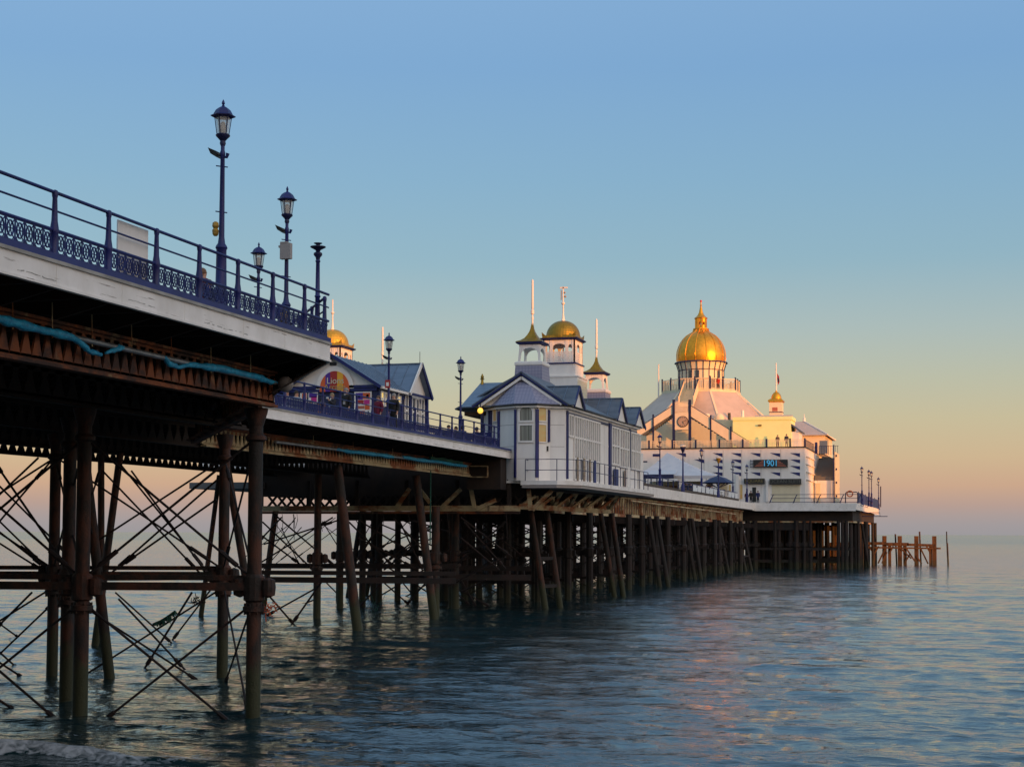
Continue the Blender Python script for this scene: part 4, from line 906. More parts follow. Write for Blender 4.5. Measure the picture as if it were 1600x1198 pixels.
# ================================================================== AMUSEMENT KIOSK
def kiosk():
    XR = -13.1
    y1 = P(590, 640, X=XR)[1]; y2 = P(665.5, 640, X=XR)[1]; ze = 12.15
    Yk = y1
    t = thing('amusement_kiosk', (-17, Yk+3, DZ), 'white and blue kiosk with blue-grey roof and striped arcade sign in its gable', 'kiosk')
    X = lambda px, py=620: P(px, py, Y=Yk)[0]; Zf = lambda py: P(540, py, Y=Yk)[2]
    xl = X(454); xr = X(590); xa = (xl+xr)/2; za = Zf(556)
    ze = Zf(603)
    m = MB(); m.box(-22.3, Yk+.01, DZ, XR, y2, ze, 0); m.build('wall', 'white', t)
    m = MB(); m.box(-22.3, Yk-.03, DZ, XR-.001, Yk, ze-.06); m.build('front_cladding', 'dkblue', t)
    m = MB(); m.ext([(xl, Yk-.02, ze), (xr, Yk-.02, ze), (xa, Yk-.02, za)], (0, .1, 0)); m.build('gable', 'white', t)
    m = MB(); m.beam((xl-.1, Yk-.1, ze-.05), (xr+.12, Yk-.1, ze-.05), .12, .14); m.box(-22.5, Yk-.12, ze-.28, xr, Yk-.03, ze-.13); m.build('fascia_band', 'blue', t)
    # cross gable at the right end
    ya = P(656, 562, X=XR+.3)[1]; yb = P(640, 606, X=XR+.3)[1]; yc = 2*ya-yb; zr = P(656, 562, X=XR+.3)[2]
    zr = min(zr, za+.1)
    # roofs
    yend = ya
    m = MB()
    m.sheet([(xa, Yk-.35, za+.06), (xr+.25, Yk-.35, ze-.06), (xr+.25, yb+.3, ze-.06), (xa, ya, za+.06)], .07)
    m.sheet([(xa, Yk-.35, za+.06), (xl-.25, Yk-.35, ze-.06), (xl-.25, yb+.3, ze-.06), (xa, ya, za+.06)], .07)
    m.build('front_roof', 'roof', t)
    m = MB()
    m.sheet([(-22.4, ya, zr), (XR+.45, ya, zr), (XR+.45, yb-.15, ze-.08), (-22.4, yb-.15, ze-.08)], .07)
    m.sheet([(-22.4, ya, zr), (XR+.45, ya, zr), (XR+.45, yc+.15, ze-.08), (-22.4, yc+.15, ze-.08)], .07)
    r = m.build('cross_roof', 'roof', t)
    m = MB()
    for k in range(9):
        x = XR+.3-k*.62; m.beam((x, ya, zr+.02), (x, yb-.15, ze-.06), .03, .035)
    m.beam((-22.4, ya, zr+.03), (XR+.45, ya, zr+.03), .12, .05)
    m.build('seams', 'roof', r)
    m = MB()
    for k in range(1, 9):
        y = Yk-.2+k*.55; f = min(1, max(0, (y-Yk)/(yb-Yk+.01))); m.beam((xa+.02, y, za+.08), (xr+.25, y, ze-.03), .03, .03)
    m.build('seams', 'roof', r)
    m = MB(); m.ext([(XR+.02, yb, ze), (XR+.02, yc, ze), (XR+.02, ya, zr-.12)], (.08, 0, 0)); m.build('gable', 'white', t)
    m = MB(); m.beam((XR+.42, yb-.2, ze-.14), (XR+.42, ya, zr), .07, .2, 0, (0, 0, 1)); m.build('white_verge', 'white', t)
    m = MB(); m.beam((XR+.42, yc+.2, ze-.14), (XR+.42, ya, zr), .09, .2); m.beam((XR+.35, yb, ze-.1), (XR+.35, yc, ze-.1), .1, .12); m.build('bargeboard', 'blue', t)
    m = MB(); m.beam((xl-.2, Yk-.38, ze-.1), (xa, Yk-.38, za+.02), .06, .16); m.build('bargeboard', 'blue', t)
    m = MB(); m.beam((xr+.3, Yk-.38, ze-.12), (xa, Yk-.38, za+.02), .06, .16); m.build('bargeboard', 'blue', t)
    m = MB(); m.beam((XR+.28, Yk-.2, ze-.12), (XR+.28, yb-.1, ze-.12), .12, .12); g = m.build('gutter', 'white', t)
    m = MB(); p = P(623, 612, X=XR+.25); m.path([(XR+.28, p[1], ze-.15), (XR+.1, p[1]+.15, ze-.45), (XR+.1, p[1]+.15, DZ)], .055, 8); m.build('downpipe', 'white', g)
    m = MB(); m.tube((XR+.3, ya, zr), (XR+.3, ya, zr+.65), .015); m.build('aerial', 'rod', t)
    # side openings
    fs = Facet((XR, Yk), (XR, y2+2))
    def sw(px0, px1, py0, py1, mg, name, rows=2, fr='white'):
        u0, u1 = fs.u(px0), fs.u(px1); z1 = fs.z(px0, py0); z0 = max(DZ+.05, fs.z(px0, py1))
        m = MB(); fs.bx(m, u0, u1, z0, z1, .02, .06); o = m.build(name, mg, t)
        m = MB(); w = .09
        fs.bx(m, u0-w, u0, z0-w, z1+w, .02, .10); fs.bx(m, u1, u1+w, z0-w, z1+w, .02, .10); fs.bx(m, u0, u1, z1, z1+w, .02, .10); fs.bx(m, u0, u1, z0-w, z0, .02, .10)
        fs.bx(m, u0, u1, (z0+z1)/2-.05, (z0+z1)/2+.05, .06, .10)
        m.build('frame', fr, o)
    m = MB(); fs.bx(m, 0, fs.u(665), DZ, DZ+.5, .005, .03); fs.bx(m, fs.u(637), fs.u(640), DZ, ze, .005, .12); fs.bx(m, fs.u(663.5), fs.u(666), DZ, ze, .005, .12); fs.bx(m, 0, .15, DZ, ze, .0, .08)
    fs.bx(m, 0.1, fs.u(665), ze-.42, ze-.2, .01, .05); m.build('blue_trim', 'blue', t)
    m = MB(); fs.bx(m, .15, fs.u(640), DZ, ze-.42, .002, .012); m.build('side_cladding', 'dkblue', t)
    sw(593, 596, 613, 632, 'lit2', 'window'); sw(599, 601.5, 615, 632, 'lit', 'window'); sw(603.5, 606, 617, 636, 'lit2', 'window'); sw(619, 623, 620, 627, 'lit2', 'window')
    sw(631.5, 634.5, 618, 664, 'dark_glass', 'window')
    sw(642, 646, 622, 664, 'dark_glass', 'door'); sw(648.5, 651.5, 624, 666, 'dark_glass', 'door'); sw(656.5, 659.5, 625, 667, 'dark_glass', 'window')
    # arch sign
    cx = X(525, 600); cz = Zf(607.5); R = X(548)-X(525)
    m = MB(); N = 24
    m.ext([(cx+(R+.22)*cos(pi*k/N), Yk-.16, cz+(R+.22)*sin(pi*k/N)*1.12) for k in range(N+1)], (0, .05, 0)); s = m.build('arched_sign', 'white', t)
    bands = [(-1, -.62, 'orange'), (-.62, -.30, 'violet'), (-.30, .18, 'red'), (.18, .58, 'yellow'), (.58, 1, 'orange')]
    for a, b, c in bands:
        pts = [(cx+R*a, Yk-.2, cz-.14), (cx+R*b, Yk-.2, cz-.14)]
        for k in range(9):
            u = b+(a-b)*k/8; pts.append((cx+R*u, Yk-.2, cz+R*1.12*sqrt(max(0, 1-u*u))))
        MB().ext(pts, (0, .03, 0)).build('stripe', c, s)
    text('lettering', "Lions", R*.56, (cx+.05, Yk-.215, cz+R*.50), 'pale', t, ext=.008)
    text('lettering', "Arcade", R*.50, (cx+.02, Yk-.215, cz+R*.10), 'beige', t, ext=.008)
    # posters
    def poster(px0, py0, px1, py1, parts, label=None):
        x0, x1, z0, z1 = rY(px0, py0, px1, py1, Yk); z0 = max(z0, DZ+.1)
        m = MB(); m.box(x0, Yk-.09, z0, x1, Yk-.05, z1); p = m.build('poster', 'white', t)
        for (a, b, c, d, mt) in parts:
            m = MB(); m.box(x0+(x1-x0)*a, Yk-.10, z0+(z1-z0)*b, x0+(x1-x0)*c, Yk-.092, z0+(z1-z0)*d); m.build('printed_patch', mt, p)
    poster(554.5, 612, 581.5, 650, [(.08, .68, .5, .95, 'violet'), (.5, .7, .92, .95, 'orange'), (.12, .50, .55, .66, 'red'), (.57, .48, .9, .67, 'pink'), (.10, .30, .6, .42, 'salmon'), (.62, .26, .9, .44, 'orange'), (.08, .03, .32, .22, 'violet'), (.34, .03, .62, .22, 'orange'), (.78, .05, .86, .2, 'black'), (.2, .76, .34, .86, 'green_net'), (.7, .77, .84, .88, 'pale')])
    poster(483, 613, 497.5, 631, [(.08, .55, .92, .92, 'violet'), (.3, .15, .9, .62, 'pink'), (.08, .05, .5, .3, 'beige')])
    poster(470, 614, 480.5, 630, [(.3, .4, .95, .95, 'orange'), (.4, .05, .9, .35, 'violet')])
    x0, x1, z0, z1 = rY(516, 566, 526, 571, Yk); m = MB(); m.box(x0, Yk-.08, z0, x1, Yk-.03, z1); m.build('vent', 'black', t)
    m = MB(); m.box(-22, Yk-1.1, ze-.25, X(445), Yk-.4, ze-.1); m.build('canopy', 'blue', t)
kiosk()

# ================================================================== PEOPLE
SKIN = mat('skin', (.46, .25, .17), None, rough=.6)
def cloth(c): 
    k = 'cloth_%d_%d_%d' % tuple(int(x*100) for x in c)
    if k not in M: M[k] = mat('cloth', c, tuple(x*.7 for x in c), (9, 9, 9), .4, .6, .85)
    return k
def skin_mesh(verts, edges, name, mt, parent, sub=1, root=0):
    me = bpy.data.meshes.new(name); me.from_pydata([v[:3] for v in verts], edges, [])
    o = bpy.data.objects.new(name+'_rig', me); COL.objects.link(o)
    md = o.modifiers.new('s', 'SKIN')
    for i, v in enumerate(me.skin_vertices[0].data):
        r = verts[i][3]; v.radius = (r, r) if not isinstance(r, tuple) else r; v.use_root = i == root
    md.use_smooth_shade = True
    if sub: o.modifiers.new('u', 'SUBSURF').levels = sub
    bpy.context.view_layer.update()
    m2 = bpy.data.meshes.new_from_object(o.evaluated_get(bpy.context.evaluated_depsgraph_get()))
    bpy.data.objects.remove(o); m2.materials.clear(); m2.materials.append(M[mt] if isinstance(mt, str) else mt)
    r = bpy.data.objects.new(name, m2); COL.objects.link(r); r.parent = parent; return r
def person(loc, rz, label, coat, legs, hair, sit=False, h=1.72, holding=False, bend=0, scarf=None, fingers=True, group=None):
    t = thing('person', loc, label, 'person', group); t.rotation_euler = (0, 0, rz)
    k = h/1.72; hz = .5 if sit else .93
    V = []; E = []
    def add(x, y, z, r, p=None):
        V.append((x*k, y*k, z*k, r*k)); 
        if p is not None: E.append((p, len(V)-1))
        return len(V)-1
    by = -bend
    pel = add(0, 0, hz, .125); ch = add(0, by*.5-.01, hz+.30, .13, pel); sh = add(0, by*.8-.0, hz+.47, .115, ch); nk = add(0, by-.01, hz+.56, .055, sh)
    jaw = add(0, by-.035, hz+.635, .066, nk); hd = add(0, by-.02, hz+.70, .088, jaw); tp = add(0, by-.01, hz+.765, .07, hd)
    nose = add(0, by-.125, hz+.675, .014, jaw)
    for s in (-1, 1):
        a = add(s*.17, by*.8, hz+.46, .06, sh); 
        if holding and s == 1: e = add(s*.24, by-.10, hz+.24, .045, a); w = add(s*.14, by-.28, hz+.44, .032, e); hh = add(s*.10, by-.33, hz+.50, .034, w); fd = (-.1, -.3, .9)
        elif sit: e = add(s*.25, by-.02, hz+.20, .045, a); w = add(s*.17, by-.26, hz+.12, .032, e); hh = add(s*.15, by-.34, hz+.12, .034, w); fd = (0, -.95, -.1)
        else: e = add(s*.235, by*.7+.02, hz+.20, .045, a); w = add(s*.23, by*.7-.10, hz-.03, .032, e); hh = add(s*.22, by*.7-.13, hz-.10, .034, w); fd = (0, -.2, -.98)
        if fingers:
            for q in range(5):
                o_ = (q-2)*.019; ln = (.055, .075, .085, .08, .06)[q]
                p1 = V[hh]; f1 = add(p1[0]/k+o_*.9, p1[1]/k+fd[1]*ln*.6+(o_*.4 if abs(fd[2]) > .5 else 0), p1[2]/k+fd[2]*ln*.6, .010, hh)
                add(p1[0]/k+o_, p1[1]/k+fd[1]*ln-.012, p1[2]/k+fd[2]*ln, .008, f1)
        if sit: kn = add(s*.12, -.42, hz+.02, .07, None); E.append((pel, kn)); an = add(s*.12, -.44, .10, .042, kn)
        else: kn = add(s*.10, -.03, .50, .068, None); E.append((pel, kn)); an = add(s*.11, .0, .10, .042, kn)
        add(s*.12, V[an][1]/k-.14, .045, .035, an)
    skin_mesh(V, E, 'body', SKIN, t)
    # garments follow the same joints, a little wider
    def g(idx, edges, name, mt, f, add_r=.012):
        vv = [(V[i][0], V[i][1], V[i][2], V[i][3]*f+add_r) for i in idx]; mp = {a: b for b, a in enumerate(idx)}
        return skin_mesh(vv, [(mp[a], mp[b]) for a, b in edges], name, mt, t)
    arms = [i for i in range(len(V))]
    fi = 5*2 if fingers else 0
    a0 = 8; st = 4+fi+3      # indices: shoulder,elbow,wrist,hand,(fingers),knee,ankle,toe
    L_ = [a0, a0+1, a0+2]; R_ = [a0+st, a0+st+1, a0+st+2]
    V.append((0, 0, V[pel][2]-(.10 if sit else .26)*k, .135*k)); hem = len(V)-1; V.append(((V[sh][0]+V[nk][0])/2, (V[sh][1]+V[nk][1])/2, V[sh][2]*.35+V[nk][2]*.65, .062*k)); clr = len(V)-1
    g([pel, ch, sh, hem, clr]+L_+R_, [(pel, ch), (pel, hem), (sh, clr), (ch, sh), (sh, L_[0]), (L_[0], L_[1]), (L_[1], L_[2]), (sh, R_[0]), (R_[0], R_[1]), (R_[1], R_[2])], 'coat', cloth(coat), 1.16, .022)
    kl = a0+4+fi; kr = a0+st+4+fi
    g([pel, kl, kl+1, kr, kr+1], [(pel, kl), (kl, kl+1), (pel, kr), (kr, kr+1)], 'trousers', cloth(legs), 1.05, .015)
    m = MB(); t['_o'] = (0, 0, 0)
    cx, cy, cz = V[hd][:3]
    m.lathe(cx, cy+.02*k, [(.001, cz+.125*k)]+[(.108*k*sin(radians(a)), cz+.005+.118*k*cos(radians(a))) for a in (20, 40, 60, 80, 104)], 12)
    m.box(cx-.07*k, cy+.03*k, cz-.09*k, cx+.07*k, cy+.10*k, cz+.03*k)
    m.build('hair', cloth(hair), t, True)
    for s in (-1, 1):
        m = MB(); m.ball((cx+s*.032*k, cy-.086*k, cz+.0*k), .012*k, 6); m.build('eye', 'black', t)
    m = MB(); m.box(cx-.022*k, V[jaw][1]-.075*k, V[jaw][2]-.008*k, cx+.022*k, V[jaw][1]-.05*k, V[jaw][2]+.004*k); m.build('mouth', 'red', t)
    if scarf:
        m = MB(); m.ext([(-.05*k, V[ch][1]-.165*k, V[pel][2]+.1*k), (.06*k, V[ch][1]-.165*k, V[pel][2]+.08*k), (.035*k, V[nk][1]-.09*k, V[nk][2]), (-.035*k, V[nk][1]-.09*k, V[nk][2])], (0, .05, 0)); m.build('scarf', scarf, t)
    if holding:
        m = MB(); w_ = V[a0+st+3] ; m.box(w_[0]-.05, w_[1]-.06, w_[2]+.02, w_[0]+.06, w_[1]-.01, w_[2]+.09); m.build('camera_in_hand', 'white', t)
    t['_o'] = tuple(loc); return t
def stand(px, pyhead, z, h, D0=20):
    for q in range(300, 4500):
        p = P(px, pyhead, D=q/20)
        if p[2] >= z+h: return (p[0], p[1], z)
person(stand(519, 614.5, DZ, 1.66), -.5, 'light-haired woman in dark jacket and white scarf holding a white camera at the railing', (.02, .02, .03), (.03, .03, .05), (.28, .20, .12), holding=True, h=1.66, scarf='white')
person(stand(541, 606.5, DZ, 1.78), -.2, 'grey-haired man in a long black coat standing under the arcade sign', (.012, .012, .014), (.02, .02, .02), (.25, .23, .22), h=1.78, scarf='grey_box')
person(stand(591.5, 618.5, DZ, 1.62), -.3, 'woman in a maroon coat beside the lit kiosk window', (.16, .008, .035), (.03, .03, .05), (.12, .07, .04), h=1.62)
person(stand(615.5, 615, DZ, 1.76), -.1, 'balding man in a dark green-black coat just right of the lamp post', (.012, .018, .018), (.015, .015, .02), (.28, .25, .23), h=1.76)
person(stand(501, 626, DZ, 1.3), .8, 'person bending low in black, red and yellow clothing', (.45, .20, .01), (.02, .02, .02), (.02, .015, .01), h=1.4, bend=.22)
person(stand(463, 611, DZ, 1.7), 1.0, 'person in pale blue-grey jacket half hidden by the near deck', (.22, .30, .34), (.02, .03, .08), (.04, .03, .02), h=1.7)
person(stand(448, 610, DZ, 1.7), .9, 'person in a pale jacket leaning at the far left of the narrower railing', (.32, .36, .42), (.02, .03, .08), (.05, .03, .02), h=1.7)
person(stand(316.5, 420, DZ, 1.55), 2.6, 'person in a dull red jacket with a bag, seen from behind through the near railing', (.14, .02, .03), (.03, .02, .05), (.22, .12, .07), h=1.55)
person(stand(327, 438, DZ, 1.25), -1.2, 'child in dark blue beside the person in the dull red jacket', (.02, .02, .08), (.02, .02, .05), (.10, .06, .04), h=1.25)
for k, (px, py, lab) in enumerate([(701, 665, 'dark seated figure left of the lone lamp post'), (712.5, 667, 'dark seated figure close on the left side of the lone lamp post'), (723, 666, 'dark seated figure right of the lone lamp post'), (745, 668, 'dark figure sitting near the pavilion entrance')]):
    p = stand(px, py, DZ, 1.27)
    person(p, [.3, -.4, 2.8, 3.0][k], lab, [(.02, .02, .025), (.03, .02, .02), (.012, .02, .05), (.012, .014, .03)][k], (.02, .02, .03), (.03, .02, .02), sit=True, fingers=False)
def bench(x, y, z, rz, label, L=1.8):
    t = thing('bench', (0, 0, 0), label, 'bench', 'benches on the pier deck')
    m = MB()
    for k in range(3): m.box(-L/2, -.22+k*.15, .43, L/2, -.10+k*.15, .47)
    m.build('seat', 'blue', t)
    m = MB()
    for k in range(3): m.box(-L/2, .26, .55+k*.14, L/2, .29, .66+k*.14)
    m.build('backrest', 'blue', t)
    for s in (-1, 1):
        m = MB(); m.box(s*L*.4-.03, -.2, 0, s*L*.4+.03, -.14, .43); m.box(s*L*.4-.03, .2, 0, s*L*.4+.03, .26, .95); m.box(s*L*.4-.03, -.2, .38, s*L*.4+.03, .25, .43); m.build('leg', 'blue', t)
    t.location = (x, y, z); t.rotation_euler = (0, 0, rz); t['_o'] = (x, y, z)
p = stand(707, 667, DZ, 1.27); bench(p[0], p[1]+.05, DZ, .0, 'blue bench under the two seated figures beside the lone lamp post', 2.4)
p = stand(735, 667, DZ, 1.27); bench(p[0], p[1]+.3, DZ, pi-.1, 'blue bench with its back to the sea near the pavilion entrance', 2.6)

# ================================================================== FIRST PAVILION
XS = -6.75      # right-hand side wall
def slim(fn, f, keep=()):
    "narrow a tower about its own upright axis"
    def g(t, x, y, *a, **kw):
        old = set(bpy.data.objects)
        fn(t, x, y, *a, **kw)
        for o in set(bpy.data.objects)-old:
            if o.type != 'MESH' or o.name.split('.')[0] in keep: continue
            cx, cy = x-t['_o'][0], y-t['_o'][1]
            for v in o.data.vertices: v.co.x = cx+(v.co.x-cx)*f; v.co.y = cy+(v.co.y-cy)*f
    return g
def spire_tower(t, x, y, k=1., gold='gold_old', ytop=None):
    "open belfry with flared gold cap and long pole; y,x centre; measured at the left-hand tower"
    z = lambda py: P(830, py, Y=89.8)[2]
    zz = {n: z(v) for n, v in dict(skirt0=606, skirt1=573, ledge=570, bel0=569, bel1=542, cap0=541, cap1=536, cap2=531, cap3=522, cap4=514, neck=505, ball=488, pole=437).items()}
    q = pi/4; s2 = sqrt(2)
    m = MB(); m.lathe(x, y, [(1.16*s2, zz['skirt0']-1.2), (1.10*s2, zz['skirt0']), (1.0*s2, zz['skirt1'])], 4, q); m.build('tiled_skirt', 'scale', t)
    m = MB(); m.lathe(x, y, [(1.02*s2, zz['skirt1']), (1.06*s2, zz['skirt1']+.05), (1.06*s2, zz['ledge']+.08), (.96*s2, zz['bel0']+.1)], 4, q); m.build('ledge', 'white', t)
    h0, h1 = zz['bel0']+.08, zz['bel1']
    for sx_ in (-1, 1):
        for sy_ in (-1, 1):
            m = MB(); a = .86; b = .76
            m.add([(x+sx_*(a-.17), y+sy_*(a-.17), h0), (x+sx_*a, y+sy_*(a-.17), h0), (x+sx_*a, y+sy_*a, h0), (x+sx_*(a-.17), y+sy_*a, h0),
                   (x+sx_*(b-.14), y+sy_*(b-.14), h1), (x+sx_*b, y+sy_*(b-.14), h1), (x+sx_*b, y+sy_*b, h1), (x+sx_*(b-.14), y+sy_*b, h1)], [(0, 3, 2, 1), (4, 5, 6, 7), (0, 1, 5, 4), (1, 2, 6, 5), (2, 3, 7, 6), (3, 0, 4, 7)])
            m.build('corner_post', 'white', t)
    # arched heads, four sides
    m = MB()
    for (dx, dy) in ((1, 0), (0, 1)):
        for s in (-1, 1):
            pts = []
            w = .76; N = 10
            pts = [(w, h1+.02), (-w, h1+.02), (-w, h1-.45), (-w+.14, h1-.45)]
            pts += [(-(w-.16)*cos(pi*i/N), h1-.45+.33*sin(pi*i/N)) for i in range(1, N)]
            pts += [(w-.14, h1-.45), (w, h1-.45)]
            vs = []
            for a, b in pts:
                vs.append((x+dx*a+dy*s*.72, y+dy*a+dx*s*.72, b))
            m.ext(vs, (dy*s*.06, dx*s*.06, 0))
    m.box(x-.78, y-.78, h1-.02, x+.78, y+.78, h1+.06)
    m.build('arched_head', 'white', t)
    m = MB(); m.lathe(x, y, [(.86*s2, zz['cap1']-.14), (.98*s2, zz['cap1']-.07), (1.02*s2, zz['cap1'])], 4, q); m.build('cornice', 'blue', t)
    prof = [(1.0, zz['cap1']), (.96, zz['cap1']+.05), (.72, zz['cap1']+.13), (.48, zz['cap2']+.08), (.30, zz['cap3']-.05), (.19, zz['cap3']+.14), (.12, zz['cap4']), (.06, zz['neck'])]
    m = MB(); m.lathe(x, y, [(r*s2, z_) for r, z_ in prof], 4, q); m.build('flared_cap', gold, t)
    m = MB(); m.lathe(x, y, [(.09, zz['cap4']+.05), (.07, zz['neck']+.2), (.10, zz['neck']+.3), (.06, zz['neck']+.5), (.055, zz['ball']-.15), (.13, zz['ball']-.1), (.13, zz['ball']+.12), (.07, zz['ball']+.15), (.10, zz['ball']+.3), (.085, zz['pole']-.1), (.05, zz['pole'])], 10); m.build('pole', 'white', t, True)
def dome_tower(t, x, y, gold='gold_old', vane=True):
    z = lambda py: P(889, py, Y=97.2)[2]; q = pi/4; s2 = sqrt(2)
    m = MB(); m.box(x-1.5, y-1.5, 11.5, x+1.5, y+1.5, z(592)); m.box(x-1.56, y-1.56, z(592), x+1.56, y+1.56, z(590)); o = m.build('tower_base', 'white', t)
    f = Facet((x+1.5, y-1.5), (x+1.5, y+1.5)); m = MB()
    for k in range(12): f.bx(m, .05, 2.95, 12.1+k*.2, 12.27+k*.2, .002, .02)
    m.build('weatherboard', 'cream', o)
    m = MB(); m.box(x-1.26, y-1.26, z(590), x+1.26, y+1.26, z(571)); m.build('drum', 'white', t)
    m = MB(); m.box(x-1.34, y-1.34, z(571), x+1.34, y+1.34, z(569)); m.build('blue_string', 'blue', t)
    z0, z1 = z(569), z(534)
    zm = z(551.5)
    # pierced arcade: piers, wide centre opening and narrow side ones
    for (dx, dy, s) in ((1, 0, -1), (1, 0, 1), (0, 1, 1), (0, 1, -1)):
        ps = []
        def bx(a0, a1, c0, c1, w=.10, o=0, nm=None):
            m = MB(); lo = 1.22-w+o; hi = 1.22+o
            m.box(*( (x+a0, y+s*lo, c0, x+a1, y+s*hi, c1) if dx else (x+s*lo, y+a0, c0, x+s*hi, y+a1, c1))); return m
        mb = MB()
        for a0, a1 in ((-1.22, -1.0), (-.70, -.48), (.48, .70), (1.0, 1.22)):
            for (u0, u1, c0, c1) in [(a0, a1, z0, z1)]:
                mb.box(*((x+u0, y+s*1.12, c0, x+u1, y+s*1.22, c1) if dx else (x+s*1.12, y+u0, c0, x+s*1.22, y+u1, c1)))
        for k in range(6):
            c0 = z0+.02+k*(zm-z0)/6
            for a0, a1 in ((-1.0, -.7), (-.48, .48), (.7, 1.0)): mb.box(*((x+a0, y+s*1.14, c0, x+a1, y+s*1.20, c0+(zm-z0)/6-.03) if dx else (x+s*1.14, y+a0, c0, x+s*1.20, y+a1, c0+(zm-z0)/6-.03)))
        for a0, a1 in ((-1.0, -.7), (-.48, .48), (.7, 1.0)):
            w = (a1-a0)/2; c = (a0+a1)/2; N = 8; zt = z1; zb = z(541.5)
            pts = [(a1, zt), (a0, zt), (a0, zb-.12)]+[(c-w*cos(pi*i/N), zb-.12+min(.22, w)*sin(pi*i/N)) for i in range(1, N)]+[(a1, zb-.12)]
            mb.ext([((x+a, y+s*1.13, b) if dx else (x+s*1.13, y+a, b)) for a, b in pts], (0, s*.06, 0) if dx else (s*.06, 0, 0))
        mb.build('pierced_arcade', 'white', t)
    m = MB(); m.box(x-1.2, y-1.2, z1-.02, x+1.2, y+1.2, z1+.03); m.build('ceiling', 'white', t)
    m = MB(); m.box(x-.05, y-.05, z0, x+.05, y+.05, z1); m.build('inner_post', 'white', t)
    m = MB(); m.lathe(x, y, [(1.25*s2, z(534)), (1.42*s2, z(532)), (1.45*s2, z(530.5))], 4, q); m.build('cornice', 'blue', t)
    m = MB(); m.lathe(x, y, [(1.30*s2, z(530.5)), (1.28*s2, z(526))], 4, q)
    for sx_ in (-1, 1):
        for sy_ in (-1, 1): m.add([(x+sx_*1.3, y+sy_*1.3, z(527)), (x+sx_*1.0, y+sy_*1.3, z(527)), (x+sx_*1.3, y+sy_*1.0, z(527)), (x+sx_*1.32, y+sy_*1.32, z(521))], [(0, 1, 3), (0, 3, 2), (1, 2, 3), (0, 2, 1)])
    m.build('parapet', gold, t)
    R = 1.13; zb = z(527); zt = z(501)
    m = MB(); m.lathe(x, y, [(R*1.01, zb-.1), (R*1.02, zb)]+[(R*cos(pi/2*i/12)**.9, zb+(zt-zb)*sin(pi/2*i/12)) for i in range(1, 12)]+[(.06, zt)], 32); m.build('dome', gold, t, True)
    m = MB(); m.lathe(x, y, [(.16, zt-.1), (.08, zt+.2), (.055, zt+.5), (.05, z(476)), (.12, z(474.5)), (.12, z(472.5)), (.05, z(471)), (.045, z(452))], 10); m.build('pole', 'white', t, True)
    if vane:
        m = MB(); m.box(x-.22, y-.03, z(450.5), x+.30, y+.03, z(448)); m.box(x-.04, y-.03, z(453), x+.04, y+.03, z(447.5)); m.build('weather_vane', 'white', t)
        m = MB(); m.box(x-.16, y-.03, z(468), x-.10, y+.03, z(453)); m.ball((x+.1, y, z(457)), .07, 8); m.ball((x+.14, y, z(463)), .08, 8); m.build('instruments', 'grey_box', t)
TX, TY = -10.3, 89.8
spire_tower = slim(spire_tower, .83); dome_tower = slim(dome_tower, .87, ('dome', 'pole', 'weather_vane', 'instruments'))
